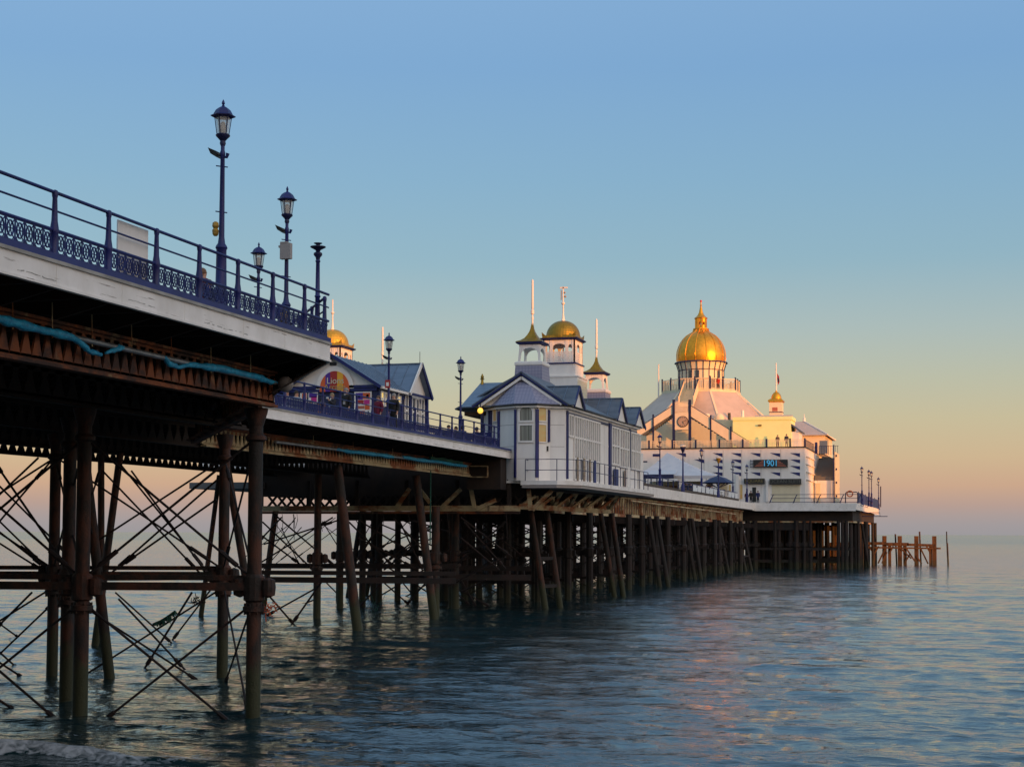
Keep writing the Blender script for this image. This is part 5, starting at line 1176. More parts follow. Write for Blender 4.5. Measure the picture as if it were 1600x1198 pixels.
def pavilion():
    t = thing('pavilion', (-10.3, 95, 7.3), 'white tiled pavilion with blue posts, tall side windows and three towers under old gold caps', 'pavilion')
    Yg = 85.0
    ZE = 11.68
    # plan corners of the bay
    Q = []
    for px, yy in ((752, 86.6), (779, 84.75), (807, 83.9), (837, 83.9), (859, 84.7), (883, 85.1)): q = P(px, 690, Y=yy); Q.append((q[0], q[1]))
    Q.append((XS, 103.8)); Q.append((XS-2.5, 104.9)); Q.append((-14, 104.9)); Q.append((Q[0][0], 90))
    zb = 7.52
    m = MB(); m.ext([(x, y, zb) for x, y in Q], (0, 0, ZE-zb)); m.build('wall', 'white', t)
    fac = [Facet(Q[i], Q[i+1]) for i in range(7)]
    # blue posts
    def post(f, px, w, z0, z1, mt='blue'):
        u = f.u(px); m = MB(); f.bx(m, u-w/2, u+w/2, z0, z1, .0, .09); return m.build('blue_post', mt, t)
    Z = lambda py: P(840, py, Y=84.2)[2]
    post(fac[0], 755, .10, DZ, ZE); post(fac[0], 765, .12, DZ, ZE); post(fac[0], 768.3, .06, DZ, ZE); post(fac[1], 779.8, .14, Z(744), ZE-.1)
    post(fac[1], 806, .14, Z(746), ZE-.1); post(fac[3], 838.5, .2, Z(746), ZE-.1); post(fac[3], 857, .12, Z(690), ZE-.1); post(fac[5], 887 if False else 885.5, .24, Z(747), ZE-.1)
    m = MB(); u = 0
    f = fac[5]; u = f.u(952); f.bx(m, u-.25, u+.25, zb+.1, ZE-.1, 0, .11); m.build('blue_post', 'blue', t)
    m = MB(); u = f.u(983.5); f.bx(m, u-.17, u+.17, P(983, 735, X=XS)[2], ZE-.1, 0, .09); m.build('blue_post', 'dkblue', t)
    # panel joints
    for fi in (1, 2, 3, 4):
        m = MB(); ff = fac[fi]
        for py in (663, 697, 716.5):
            if fi == 2 and py < 700: continue
            ff.bx(m, .05, ff.L-.05, Z(py)-.012, Z(py)+.012, 0, .006)
        m.build('panel_joint', 'grey_box', t)
    # bay windows
    def win(f, px0, px1, py0, py1, g, name='window', fw_=.10, arch=False, z=None, bars=0):
        u0, u1 = f.u(px0), f.u(px1); pm = (px0+px1)/2; z1 = f.z(pm, py0); z0 = f.z(pm, py1)
        m = MB(); f.bx(m, u0, u1, z0, z1, .01, .03); o = m.build(name, g, t)
        m = MB(); f.bx(m, u0-fw_, u0, z0-fw_, z1+fw_, .01, .07); f.bx(m, u1, u1+fw_, z0-fw_, z1+fw_, .01, .07); f.bx(m, u0, u1, z1, z1+fw_, .01, .07); f.bx(m, u0, u1, z0-fw_, z0, .01, .09)
        if arch:
            w = u1-u0
            for s, a in ((0, 0), (1, 1)):
                um = u0 if s == 0 else u1; d = 1 if s == 0 else -1
                m.ext([f.pt(um, z1, .031), f.pt(um+d*w*.3, z1, .031), f.pt(um+d*w*.08, z1-.09, .031), f.pt(um, z1-.25, .031)], f.n*.03)
        m.build('frame', 'white', o); return o
    win(fac[2], 812.5, 831.5, 636, 657, 'curtain', arch=True); win(fac[2], 812.5, 831.5, 664.5, 688.5, 'curtain')
    win(fac[3], 841, 852.5, 635, 657.5, 'lit', fw_=.06, arch=True); win(fac[3], 841, 852.5, 663.5, 690, 'lit', fw_=.06)
    win(fac[0], 771.5, 776.5, 638, 658, 'lit', fw_=.05)
    # doors on the lower walkway
    f = fac[3]; m = MB(); f.bx(m, f.u(841), f.u(853), zb, f.z(847, 696), .02, .06); d = m.build('door', 'white', t)
    m = MB(); f.bx(m, f.u(853.5), f.u(855), f.z(855, 705), f.z(855, 697), .03, .12); m.build('handle', 'black', d)
    # eaves
    m = MB()
    pts = Q[:8]
    for a, b in zip(pts, pts[1:]):
        ff = Facet(a, b); ff.bx(m, -.1, ff.L+.1, ZE, ZE+.10, -.1, .22)
    e = m.build('eaves_board', 'white', t)
    m = MB()
    for a, b in zip(pts, pts[1:]):
        ff = Facet(a, b); ff.bx(m, -.12, ff.L+.12, ZE+.102, ZE+.20, .05, .30)
    m.build('gutter', 'black', e)
    m = MB(); m.box(Q[0][0]-.9, Q[0][1]-.5, ZE-.22, Q[1][0], Q[0][1]+2.5, ZE); m.build('porch_soffit', 'timber', t)
    # side window grids
    f = fac[5]
    def grid(px0, px1, z0, z1, nc, nr, u=None, skip=None):
        u0, u1 = f.u(px0), f.u(px1)
        m = MB(); f.bx(m, u0, u1, z0, z1, .005, .02); o = m.build('window', 'glass', t)
        m = MB()
        for k in range(nc+1): uu = u0+(u1-u0)*k/nc; f.bx(m, uu-.055, uu+.055, z0, z1, .02, .09)
        for k in range(nr+1): zz_ = z0+(z1-z0)*k/nr; f.bx(m, u0, u1, zz_-.05, zz_+.05, .02, .08)
        m.build('glazing_bars', 'white', o)
    zz_ = lambda px, py: P(px, py, X=XS)[2]
    grid(887.5, 895, 10.15, ZE-.3, 2, 1); grid(896.5, 936.5, zb+.15, ZE-.3, 12, 3)
    grid(955, 966.5, 9.0, ZE-.3, 3, 2); grid(967.5, 982, 8.9, ZE-.3, 4, 2); grid(985, 999.5, 8.9, ZE-.3, 5, 2)
    m = MB(); f.bx(m, .2, f.L-.2, ZE-.3, ZE-.16, .0, .06)
    m.build('blue_head', 'dkblue', t)
    m = MB()
    for px in (936.5, 944): f.bx(m, f.u(px)-.03, f.u(px)+.03, zb, ZE-.3, 0, .03)
    f.bx(m, f.u(937), f.u(951), 10.05, 10.09, 0, .02); f.bx(m, f.u(937), f.u(951), 8.75, 8.79, 0, .02); f.bx(m, f.u(955), f.u(1000), 8.2, 8.24, 0, .02)
    m.build('panel_joint', 'white', t)
    # blue doors in side wall at walkway level
    for px0, px1, mt in ((899, 901.5, 'dark_glass'), (909, 912, 'dark_glass'), (918.5, 920.5, 'dark_glass'), (926, 929, 'kerb_blue'), (957, 964, 'kerb_blue'), (973, 976, 'dark_glass')):
        m = MB(); f.bx(m, f.u(px0), f.u(px1), zb, 9.0 if px0 < 950 else 8.7, .09, .11); m.build('door', mt, t)
    # roofs ----------------------------------------------------
    xa = P(817, 583, Y=Yg)[0]; za = P(817, 584, Y=Yg)[2]; xl = P(742, 627, Y=Yg)[0]; xr = P(888, 630, Y=Yg)[0]; ze = ZE+.2
    m = MB(); m.ext([(xl+.2, Yg, ze), (xr-.2, Yg, ze), (xa, Yg, za-.15)], (0, .12, 0)); m.build('gable', 'white', t)
    m = MB(); m.beam((xl-.05, Yg-.35, ze-.02), (xa, Yg-.35, za+.02), .07, .17); m.beam((xr+.05, Yg-.35, ze-.02), (xa, Yg-.35, za+.02), .07, .17); m.build('bargeboard', 'blue', t)
    m = MB(); m.beam((xl+.35, Yg-.30, ze-.02), (xa, Yg-.30, za-.24), .05, .15); m.beam((xr-.35, Yg-.30, ze-.02), (xa, Yg-.30, za-.24), .05, .15); m.build('white_verge', 'white', t)
    m = MB(); m.sheet([(xa, Yg-.4, za+.1), (xr+.1, Yg-.4, ze+.05), (xr+.1, Yg+6, ze+.05), (xa, Yg+6, za+.1)], .07); m.sheet([(xa, Yg-.4, za+.1), (xl-.1, Yg-.4, ze+.05), (xl-.1, Yg+2, ze+.05), (xa, Yg+6, za+.1)], .07); m.build('front_roof', 'roof_dark', t)
    # hipped fish scale roof over the bay
    o = [Facet(Q[i], Q[i+1]) for i in range(0, 5)]
    rim = []
    for i in range(1, 6):
        q = Vector((Q[i][0], Q[i][1], 0)); n = (o[i-1].n+(o[i].n if i < 5 else o[i-1].n)).normalized(); q = q+n*.3; rim.append((q.x, q.y, ze+.01))
    top0 = (P(806, 596, Y=Yg-.05)[0], Yg-.06, za-.42); top1 = (P(826, 596, Y=Yg-.05)[0], Yg-.06, za-.42)
    m = MB()
    m.add([rim[0], rim[1], top0], [(0, 1, 2)]); m.add([rim[1], rim[2], top1, top0], [(0, 1, 2, 3)]); m.add([rim[2], rim[3], top1], [(0, 1, 2)]); m.add([rim[3], rim[4], top1], [(0, 1, 2)])
    m.ext([(rim[0][0]-.4, Yg-.03, ze), (rim[4][0], Yg-.03, ze), top1, top0], (0, .025, 0))
    m.build('bay_roof', 'scale', t)
    # left cross roof
    xL = P(744, 600, Y=87.2)[0]; zr = P(760, 598, Y=87.6)[2]
    m = MB(); m.sheet([(xL+.15, 87.6, zr), (xa, 87.6, zr), (xa, 84.9, ze), (xL-.25, 84.9, ze)], .07); m.sheet([(xL+.15, 87.6, zr), (xa, 87.6, zr), (xa, 90.4, ze), (xL-.25, 90.4, ze)], .07); m.build('left_roof', 'roof', t)
    m = MB(); p = P(753.5, 600, Y=87.5); m.lathe(p[0], 87.5, [(.11, p[2]-.1), (.07, p[2]+.25), (.15, p[2]+.30), (.08, p[2]+.36), (.11, p[2]+.42), (.02, p[2]+.62)], 8); m.build('finial', 'gold_old', t, True)
    # central roof
    m = MB(); m.sheet([(-10.3, 86, za), (-10.3, 104.2, za), (XS+.2, 104.2, ze), (XS+.2, 86, ze)], .08); m.sheet([(-10.3, 86, za), (-10.3, 104.2, za), (-14, 104.2, ze), (-14, 86, ze)], .08); m.build('main_roof', 'roof_dark', t)
    # side gables
    for k, (pa, pb, pc, ya_, yb_) in enumerate([(903, 893, 910, 605, 629), (970, 962, 977, 624, 652), (998, 992, 1003, 638, 662)]):
        xg = XS+.25; y_a = P(pa, ya_, X=xg)[1]; y_b = P(pb, yb_, X=xg)[1]; y_c = P(pc, yb_, X=xg)[1]; z_a = P(pa, ya_, X=xg)[2]; y_b = y_a-(1.15+.25*k); y_c = y_a+(1.15+.25*k)
        m = MB(); m.ext([(xg, y_b, ze-.05), (xg, y_c, ze-.05), (xg, y_a, z_a-.08)], (-.1, 0, 0)); g = m.build('side_gable', 'white', t)
        m = MB(); m.beam((xg+.12, y_c+.15, ze-.1), (xg+.12, y_a, z_a+.02), .07, .17); m.beam((xg+.12, y_b-.15, ze-.1), (xg+.12, y_a, z_a+.02), .07, .17); m.build('bargeboard', 'blue', g)
        m = MB()
        for yy in (y_b-.2, y_c+.2): m.sheet([(xg+.15, y_a, z_a+.06), (-10.4, y_a, z_a+.06), (-10.4, yy, ze), (xg+.15, yy, ze)], .06)
        m.build('gable_roof', 'roof_dark', g)
        m = MB(); m.beam((xg+.1, y_a, z_a+.09), (-10.4, y_a, z_a+.09), .1, .06)
        for q in range(4): m.beam((xg-.6-q*.8, y_a, z_a+.08), (xg-.6-q*.8, y_b-.2, ze+.03), .03, .03)
        m.build('ridge', 'roof', g)
    # low wing at the far end
    m = MB(); q = P(1001, 700, X=XS+.1); q2 = P(1005, 700, X=XS+.1); m.box(XS-3, q[1], zb, XS+.1, q2[1], P(1003, 708, X=XS+.1)[2]); m.build('end_wing', 'white', t)
    # walkway slab
    m = MB(); zs = 7.46
    sl = [P(815, 757, Z=zs)[:2], P(885.5, 757, Z=zs)[:2]]
    yb = 83.0
    x0 = P(815, 757, Y=yb+.2)[0]
    m.ext([(x0, yb, 7.24), (-6.9, yb, 7.24), (-5.75, yb+1.2, 7.24), (-5.75, 105.2, 7.24), (-7.5, 105.2, 7.24), (-7.5, 86, 7.24), (x0, 86, 7.24)], (0, 0, .24)); m.build('walkway_slab', 'fascia', t)
    m = MB(); m.ext([(x0+.05, yb+.06, 7.08), (-6.95, yb+.06, 7.08), (-5.82, yb+1.25, 7.08), (-5.82, 105, 7.08), (-7.5, 105, 7.08), (-7.5, 86, 7.08), (x0+.05, 86, 7.08)], (0, 0, .155)); m.build('slab_edge', 'grey_box', t)
    m = MB(); a = P(779, 750, Y=84.6)[0]; m.box(a-.02, 84.2, 7.40, x0-.01, 86, 7.52); m.build('wall_sill', 'white', t)
    dome_tower(t, TX, 97.2, 'gold_old'); spire_tower(t, TX, TY, 1); 
    return t
pav = pavilion()
# towers at the back of the pavilion and on its twin across the pier
tw = thing('spire_tower', (TX, 106.6, 12), 'small far tower of the first pavilion with gold cap and long sunlit pole', 'tower')
def rest(root, dx, dy, names=None):
    pass
spire_tower(tw, TX, TY); 
for o in [o for o in bpy.data.objects if o.parent == tw]: o.location.y += 106.6-TY; o.location.z -= .15
def twin():
    t = thing('pavilion', (-26.7, 95, 7.3), 'twin pavilion across the pier, only its sunlit gold dome and poles showing behind the kiosk', 'pavilion')
    x = 2*-18.5-TX
    m = MB(); m.box(x-3.5, 85, 8.4, x+3.5, 104.9, 11.7); m.build('wall', 'white', t)
    m = MB(); m.sheet([(x, 84.6, 13.7), (x, 105.3, 13.7), (x+3.8, 105.3, 11.7), (x+3.8, 84.6, 11.7)], .08); m.sheet([(x, 84.6, 13.7), (x, 105.3, 13.7), (x-3.8, 105.3, 11.7), (x-3.8, 84.6, 11.7)], .08); m.build('roof', 'roof_dark', t)
    dome_tower(t, x, 97.2, 'gold_far', vane=False)
    spire_tower(t, x, TY, 1, 'gold_far')
    t2 = thing('spire_tower', (x, 106.6, 12), 'far tower of the twin pavilion, only its pole showing above the kiosk roof', 'tower')
    spire_tower(t2, x, TY, 1, 'gold_far')
    for o in [o for o in bpy.data.objects if o.parent == t2]: o.location.y += 106.6-TY; o.location.z -= .15
twin()
# glowing globe at the entrance
p = P(750.5, 641.5, Y=84.6); t = thing('globe_lamp', p, 'round glowing yellow lamp under the eaves at the pavilion entrance', 'lamp')
MB().ball(p, .17, 16).build('globe', 'globe', t, True); MB().tube((p[0], p[1], p[2]+.16), (p[0], p[1], p[2]+.4), .03).build('stem', 'black', t)
m = MB(); m.box(p[0]-.07, p[1]+.25, DZ, p[0]+.07, p[1]+.4, p[2]+.3); m.build('support_post', 'dkblue', t)
def thin_rail(name, pts, z, h, label, sp=1.3, mt='dkblue', rails=(1, .5), r=.022, cat='railing', kickers=False):
    t = thing('railing', (*pts[0], z), label, cat)
    for hh in rails:
        m = MB(); m.path([(x, y, z+h*hh) for x, y in pts], r, 6); m.build('rail', mt, t)
    for a, b in zip(pts, pts[1:]):
        L = hypot(b[0]-a[0], b[1]-a[1]); n = max(1, round(L/sp))
        for k in range(n+(b == pts[-1])):
            f = k/n; x, y = a[0]+(b[0]-a[0])*f, a[1]+(b[1]-a[1])*f; m = MB(); m.tube((x, y, z), (x, y, z+h), r*1.1, None, 6); m.build('post', mt, t)
    return t
xw = P(815.5, 740, Y=83.1)[0]
thin_rail('', [(xw, 85.3), (xw+.2, 83.1), (-6.95, 83.1), (-5.82, 84.3), (-5.82, 103)], 7.48, 1.2, 'thin dark railing round the lower walkway of the first pavilion', 1.4)
m = MB(); p = P(984, 750, X=-5.75); m.box(-5.9, p[1]-.4, 7.5, -5.8, p[1]+.5, 8.8); tag(m.build('notice_board', 'white'), 'small white notice on the walkway railing at the far end of the pavilion', 'board')

# ================================================================== DOMED BUILDING AT THE PIER HEAD
YM = 209.5; ZD = 8.58
def xz(px, py, Y): p = P(px, py, Y=Y); return p[0], p[2]
def quadY(mb, pts, Y, t, mi=0):
    "polygon given in px on the vertical plane Y, thickness t towards the viewer"
    mb.ext([(xz(px, py, Y)[0], Y-t, xz(px, py, Y)[1]) for px, py in pts], (0, t, 0), mi); return mb
def theatre():
    t = thing('domed_theatre', (-17, YM, ZD), 'big white pier-head building under a large golden dome with lantern and gallery', 'theatre')
    xl, zt = xz(985, 700.5, YM); xr, _ = xz(1258, 700.5, YM); xr = -6.05
    zt = xz(1150, 700.5, YM)[1]
    yb1 = P(1272, 708, X=xr)[1]
    m = MB(); m.box(-31, YM, ZD, xr, yb1, zt); w = m.build('lower_storey', 'white', t)
    m = MB(); m.box(-31, YM-.12, zt, xr+.12, YM+.3, zt+.16); m.box(xr-.2, YM+.301, zt, xr+.12, yb1, zt+.16); m.build('terrace_edge', 'black', t)
    m = MB(); m.box(-31, YM+.301, zt+.001, xr-.201, yb1+22, zt+.12); m.build('terrace_floor', 'roof_pale', t)
    # panel joints and blue pennant shapes
    m = MB()
    for px in (1070, 1100, 1130, 1159, 1189, 1220): x = xz(px, 720, YM)[0]; m.box(x-.02, YM-.012, 10, x+.02, YM, zt-.2)
    m.build('panel_joint', 'grey_box', w)
    for px in (1072, 1100.5, 1129, 1158, 1188, 1219, 1250):
        for py in (708, 718, 728, 738):
            if px in (1188, 1219) and py in (718, 728): continue
            if px == 1072 and py != 708: continue
            if px == 1100.5 and py not in (718,): continue
            m = MB(); quadY(m, [(px-15.5, py-.5), (px, py), (px, py+5.5), (px-3, py+4.6)], YM, .04); m.build('blue_pennant_shape', 'blue', w)
    x0, x1, z0, z1 = rY(1020, 709, 1032, 713, YM); m = MB(); m.box(x0, YM-.05, z0, x1, YM, z1); m.build('blue_pennant_shape', 'blue', w)
    # illuminated sign
    x0, x1, z0, z1 = rY(1177.5, 718, 1231, 730, YM); m = MB(); m.box(x0, YM-.35, z0, x1, YM-.1, z1); s = m.build('illuminated_sign', 'black', t)
    H = z1-z0; Wd = x1-x0
    for k in range(5):
        d = .10*k; 
        for sd in (-1, 1):
            xc = (x0+x1)/2; a = xc+sd*Wd*.2; b = xc+sd*Wd*(.46-.05*k); z_ = z0+H*(.12+.17*k)
            m = MB(); m.box(a, YM-.375, z_, b, YM-.352, z_+H*.08); m.build('salmon_bar', 'salmon', s)
    text('numerals', '1901', H*1.12, ((x0+x1)/2, YM-.39, (z0+z1)/2), 'sign_cyan', t, ext=.02, sx=.9)
    m = MB(); a, _ = xz(1173, 724, YM)
    for k in range(3): m.box(a, YM-.3, z0+H*(.05+.4*k), x0-.02, YM-.2, z0+H*(.12+.4*k))
    m.box(a-.05, YM-.3, z0, a, YM-.2, z1); m.build('sign_bracket', 'dkblue', s)
    for (px0, px1, py0, py1, tx, mt, sz) in [(1203, 1252, 748, 756.5, 'OCEAN SUITE', 'sign_grey', .62), (1163, 1195, 747.5, 755.5, 'SQUARE', 'gold_letter', .62)]:
        x0, x1, z0, z1 = rY(px0, py0, px1, py1, YM); m = MB(); m.box(x0, YM-.5, z0, x1, YM-.001, z1); m.build('sign_board', 'black', t)
        text('lettering', tx, sz*(z1-z0)*1.5, ((x0+x1)/2, YM-.52, (z0+z1)/2), mt, t, ext=.01)
    def op(px0, py0, px1, py1, mt, name, Y=YM, tt=.06, par=None):
        x0, x1, z0, z1 = rY(px0, py0, px1, py1, Y); m = MB(); m.box(x0, Y-tt, max(z0, ZD+.02), x1, Y-.001, z1); return m.build(name, mt, par or t)
    op(1175.5, 761, 1181.5, 784, 'black', 'doorway'); op(1206, 757.5, 1250, 784, 'cream', 'shopfront', tt=.05); op(1134, 757, 1142, 779, 'lit', 'window'); op(1152, 757, 1160, 779, 'lit', 'window')
    for x_ in (1138, 1156): op(x_-.5, 757, x_+.5, 779, 'white', 'glazing_bar', tt=.09)
    op(1197, 750, 1201, 784, 'white', 'pilaster', tt=.25); op(1150, 741, 1155, 784, 'white', 'pilaster', tt=.3)
    # return wall with grid of small openings
    f = Facet((xr, YM), (xr, yb1))
    m = MB(); L = f.L
    for k in range(4):
        zz = zt-1.15-k*1.05
        f.bx(m, L*.10, L*.96, zz, zz+.12, .0, .18)
        for q in range(4): f.bx(m, L*(.16+.22*q), L*(.16+.22*q)+.25, zz-.55, zz-.02, .0, .02)
    m.build('ribbed_ledges', 'white', t)
    # house with hipped roof behind, external stair
    yh = P(1298, 760, X=-3.1)[1]; X2 = -3.1
    m = MB(); m.box(-12, yb1+.01, ZD, xr, yb1+12, zt); m.build('rear_block', 'white', t)
    zl = xz(1285, 713, yb1+3)[1]
    ys0 = YM+9.3; 
    m = MB(); a0 = P(1275, 716, Y=ys0+9); a1 = P(1297, 716, Y=ys0+9); b0 = P(1271, 747, Y=ys0+2.5); b1 = P(1293, 747, Y=ys0+2.5)
    n = 16
    for k in range(n):
        fz = k/n; z = b0[2]+(a0[2]-b0[2])*fz; y = ys0+2.5+6.5*fz; m.box(-5.9, y, z-.3, X2-.1, y+6.5/n-.02, z+.22)
    m.build('stair_flight', 'grey_stair', t)
    m = MB(); m.box(-5.9, ys0+2.4, ZD, X2-.1, ys0+8.9, b0[2]-.32); m.build('stair_base', 'white', t)
    m = MB(); m.box(-5.7, ys0+2.3, ZD+.1, -5.1, ys0+2.4, b0[2]-.7); m.build('door', 'cream', t)
    m = MB(); m.box(X2-.1, ys0+1.8, ZD, X2+.02, ys0+2.1, zt+1.0); m.build('blue_post', 'blue', t)
    m = MB(); m.box(X2-.05, ys0+2.2, ZD, X2+.12, ys0+9.5, zt); m.build('stair_side_wall', 'cream', t)
    for k in range(4): m = MB(); z = ZD+1.2+k*1.9; m.box(X2+.14, ys0+2.5, z, X2+.32, ys0+2.8, z+.3); m.build('wall_bracket', 'blue', t)
    # upper hip-roofed room far right
    yu = 226.; x0 = xz(1247, 680, yu)[0]; x1 = xz(1288, 680, yu)[0]; zu = xz(1270, 679, yu)[1]
    m = MB(); m.box(x0, yu, zt, x1, yu+13, zu); m.build('upper_room', 'upper', t)
    za = xz(1256, 658, yu+6)[1]; xm = xz(1256, 658, yu+6)[0]
    m = MB(); e = .5
    A = (x0-4, yu-e, zu-.05); B = (x1+e, yu-e, zu-.05); Cc = (x1+e, yu+13+e, zu-.05); D = (x0-4, yu+13+e, zu-.05); r1 = (x0-4, yu+6.5, za); r2 = (xm, yu+6.5, za)
    m.sheet([A, B, r2, r1], .1); m.sheet([B, Cc, r2], .1); m.sheet([Cc, D, r1, r2], .1); hr = m.build('hip_roof', 'roof_pale', t)
    m = MB(); m.beam((xm, yu+6.5, za+.03), (x1+e, yu-e, zu), .16, .1); m.beam((xm, yu+6.5, za+.03), (x1+e, yu+13+e, zu), .16, .1); m.build('hip_tile', 'white', hr)
    m = MB(); m.lathe(xm, yu+6.5, [(.22, za), (.18, za+.5), (.05, za+.6), (.05, za+1.1)], 8); m.build('finial', 'white', t)
    m = MB(); f = Facet((x1, yu), (x1, yu+13)); f.bx(m, .5, 2.2, zt+.2, zu-.3, .005, .05); f.bx(m, 3, 7, zt+.2, zu-.3, .005, .05); m.build('window', 'lit', t)
    m = MB(); m.box(x0+3.1, yu-.04, zt, x0+4.2, yu-.001, zt+1.9); m.build('door', 'roof', t)
    # middle gabled roof and small gutter
    y = 219.; a = P(1180, 649, Y=y); b = P(1238, 649, Y=y); c = P(1243, 668, Y=y-3)
    m = MB(); m.sheet([(a[0], y, a[2]), (b[0], y, a[2]), (b[0]+.2, y-3.4, c[2]), (a[0], y-3.4, c[2])], .1); m.sheet([(a[0], y, a[2]), (b[0], y, a[2]), (b[0]+.2, y+3.4, c[2]), (a[0], y+3.4, c[2])], .1)
    m.build('gable_roof', 'roof_pale', t)
    m = MB(); m.ext([(b[0]-.1, y-3.2, c[2]-.05), (b[0]-.1, y+3.2, c[2]-.05), (b[0]-.1, y, a[2]-.15)], (.1, 0, 0)); m.build('gable', 'dkblue', t)
    m = MB(); m.box(a[0]-6, y-3, zt, b[0]-.2, y+3, c[2]-.05); m.build('gable_wall', 'upper', t)
    # yellow flat-roofed room
    yy = 213.; x0, x1, z0, z1 = rY(1145, 651, 1236, 700, yy)
    m = MB(); m.box(x0, yy, zt+.12, x1, yy+5, z1-.45); yb_ = m.build('flat_roofed_room', 'yellow_wall', t)
    m = MB(); m.box(x0-.02, yy-.12, z1-.45, x1+.12, yy+5, z1); m.build('parapet', 'yellow_wall', t)
    m = MB(); m.box(*(lambda q: (q[0], yy-.25, q[2], q[1], yy-.001, q[3]))(rY(1184.5, 663.5, 1190, 665.5, yy))); m.build('wall_lamp', 'timber', t)
    x2, x3, z2, z3_ = rY(990, 657, 1145, 700, yy+1.5)
    m = MB(); m.box(x2, yy+1.5, zt+.12, x0-.01, yy+5, z3_); m.build('side_room', 'cream', t)
    m = MB(); m.sheet([(x1+.1, yy, xz(1236, 662, yy)[1]), (x1+.1, yy+6, xz(1236, 662, yy)[1]), (x1+1.3, yy+6, xz(1246, 671, yy+2)[1]-.3), (x1+1.3, yy, xz(1246, 671, yy+2)[1]-.3)], .2); m.build('lean_to_roof', 'roof_dark', t)
    m = MB(); m.box(x1+.001, yy+.3, zt+.12, x1+1.0, yy+5, xz(1246, 674, yy)[1]); m.build('lean_to', 'white', t)
    # octagonal roof, gallery, drum, dome
    YC = 226.; xc = xz(1095.5, 600, YC)[0]; zY = lambda py: P(1095, py, Y=YC)[2]
    sc = abs(P(1195, 600, Y=YC)[0]-xc)/99.5       # metres per photo pixel at the axis
    k8 = pi/8; R1 = 62*sc; R0 = 118*sc
    zr0 = P(1150, 657, Y=YC-8)[2]; zr1 = zY(613)
    m = MB(); m.lathe(xc, YC, [(R0, zr0-.3), (R0, zr0), (R1*1.02, zr1-.35)], 8, k8); ro = m.build('octagonal_roof', 'roof_pale', t)
    for k in range(8):
        a = k8+k*pi/4; m = MB(); m.beam((xc+R0*cos(a), YC+R0*sin(a), zr0+.02), (xc+R1*cos(a), YC+R1*sin(a), zr1-.3), .28, .12); m.build('hip_rib', 'upper', ro)
    m = MB(); m.lathe(xc, YC, [(R0*.94, zt+.12), (R0*.94, zr0-.3)], 8, k8); m.build('octagonal_wall', 'upper', t)
    m = MB(); m.lathe(xc, YC, [(R1*.98, zr1-.5), (R1*1.02, zr1-.45), (R1*1.02, zr1)], 8, k8); m.build('gallery_floor', 'cream', t)
    gp = [(xc+R1*cos(k8+k*pi/4), YC+R1*sin(k8+k*pi/4)) for k in range(9)]
    m1 = MB(); m2 = MB(); zg = zr1; hg = zY(596.5)-zr1
    for a, b in zip(gp, gp[1:]):
        m1.beam((*a, zg+hg), (*b, zg+hg), .08, .08); m1.beam((*a, zg+.12), (*b, zg+.12), .06, .06)
        for q in range(1, 20): fx = q/20; m1.box(a[0]+(b[0]-a[0])*fx-.04, a[1]+(b[1]-a[1])*fx-.02, zg, a[0]+(b[0]-a[0])*fx+.04, a[1]+(b[1]-a[1])*fx+.02, zg+hg)
        m1.build('gallery_balustrade', 'upper', t); m1 = MB()
        for fx in (0, .5):
            m2 = MB(); x_, y_ = a[0]+(b[0]-a[0])*fx, a[1]+(b[1]-a[1])*fx; m2.box(x_-.1, y_-.1, zg-.1, x_+.1, y_+.1, zg+hg+.3); m2.build('gallery_post', 'dkblue', t)
    rD = 35.5*sc; zd0, zd1 = zr1, zY(580); zd2 = zY(568.5)
    m = MB(); m.lathe(xc, YC, [(rD, zd0), (rD, zd1), (rD*1.10, zd2)], 24); dr = m.build('drum', 'upper', t)
    for k in range(24):
        a = 2*pi*k/24
        m = MB(); c_, s_ = cos(a), sin(a)
        m.beam((xc+rD*1.01*c_, YC+rD*1.01*s_, zd0), (xc+rD*1.01*c_, YC+rD*1.01*s_, zd1), .10, .10, 0, (c_, s_, 0)); m.beam((xc+rD*1.01*c_, YC+rD*1.01*s_, zd1), (xc+rD*1.11*c_, YC+rD*1.11*s_, zd2), .10, .10, 0, (0, 0, 1)); m.build('blue_mullion', 'dkblue', dr)
    for zz in (zd1, zd1-1.4): m = MB(); m.lathe(xc, YC, [(rD*1.0, zz-.06), (rD*1.018, zz-.05), (rD*1.018, zz+.05), (rD*1.0, zz+.06)], 24); m.build('blue_band', 'dkblue', dr)
    for da in (-.30, .02, 1.05, ):
        a = -pi/2+da-.02; m = MB(); 
        for w_, z_a, z_b in ((.085, zd0+.1, zd1-1.5), (.085, zd1-1.25, zd1-.15)):
            pts = [(xc+rD*1.003*cos(a+q*w_), YC+rD*1.003*sin(a+q*w_)) for q in (-1, 1)]
            ff = Facet(pts[0], pts[1]); ff.bx(m, 0, ff.L, z_a, z_b, .0, .05)
        m.build('window', 'dark_glass', dr)
    m = MB(); m.lathe(xc, YC, [(rD*1.08, zd2-.02), (rD*1.18, zd2+.02), (rD*1.16, zd2+.16), (rD*1.06, zd2+.18)], 32); m.build('cornice', 'dkblue', t, True)
    rd = 38*sc; zb = zd2+.15; pr = [(37.2, 567), (38.2, 561), (38.2, 555), (37.4, 549), (35.3, 542), (32.2, 535.5), (28.2, 530), (23.2, 525), (17.6, 521.5), (13.2, 519), (12.0, 516.5), (10.2, 514)]
    m = MB(); m.lathe(xc, YC, [(r*sc, zY(p)) for r, p in pr], 48); dm = m.build('golden_dome', 'gold', t, True)
    for k in range(14):
        a = 2*pi*(k+.35)/14; m = MB(); m.path([(xc+(r*sc+.02)*cos(a), YC+(r*sc+.02)*sin(a), zY(p)) for r, p in pr], .055, 5); m.build('dome_rib', 'gold', dm, True)
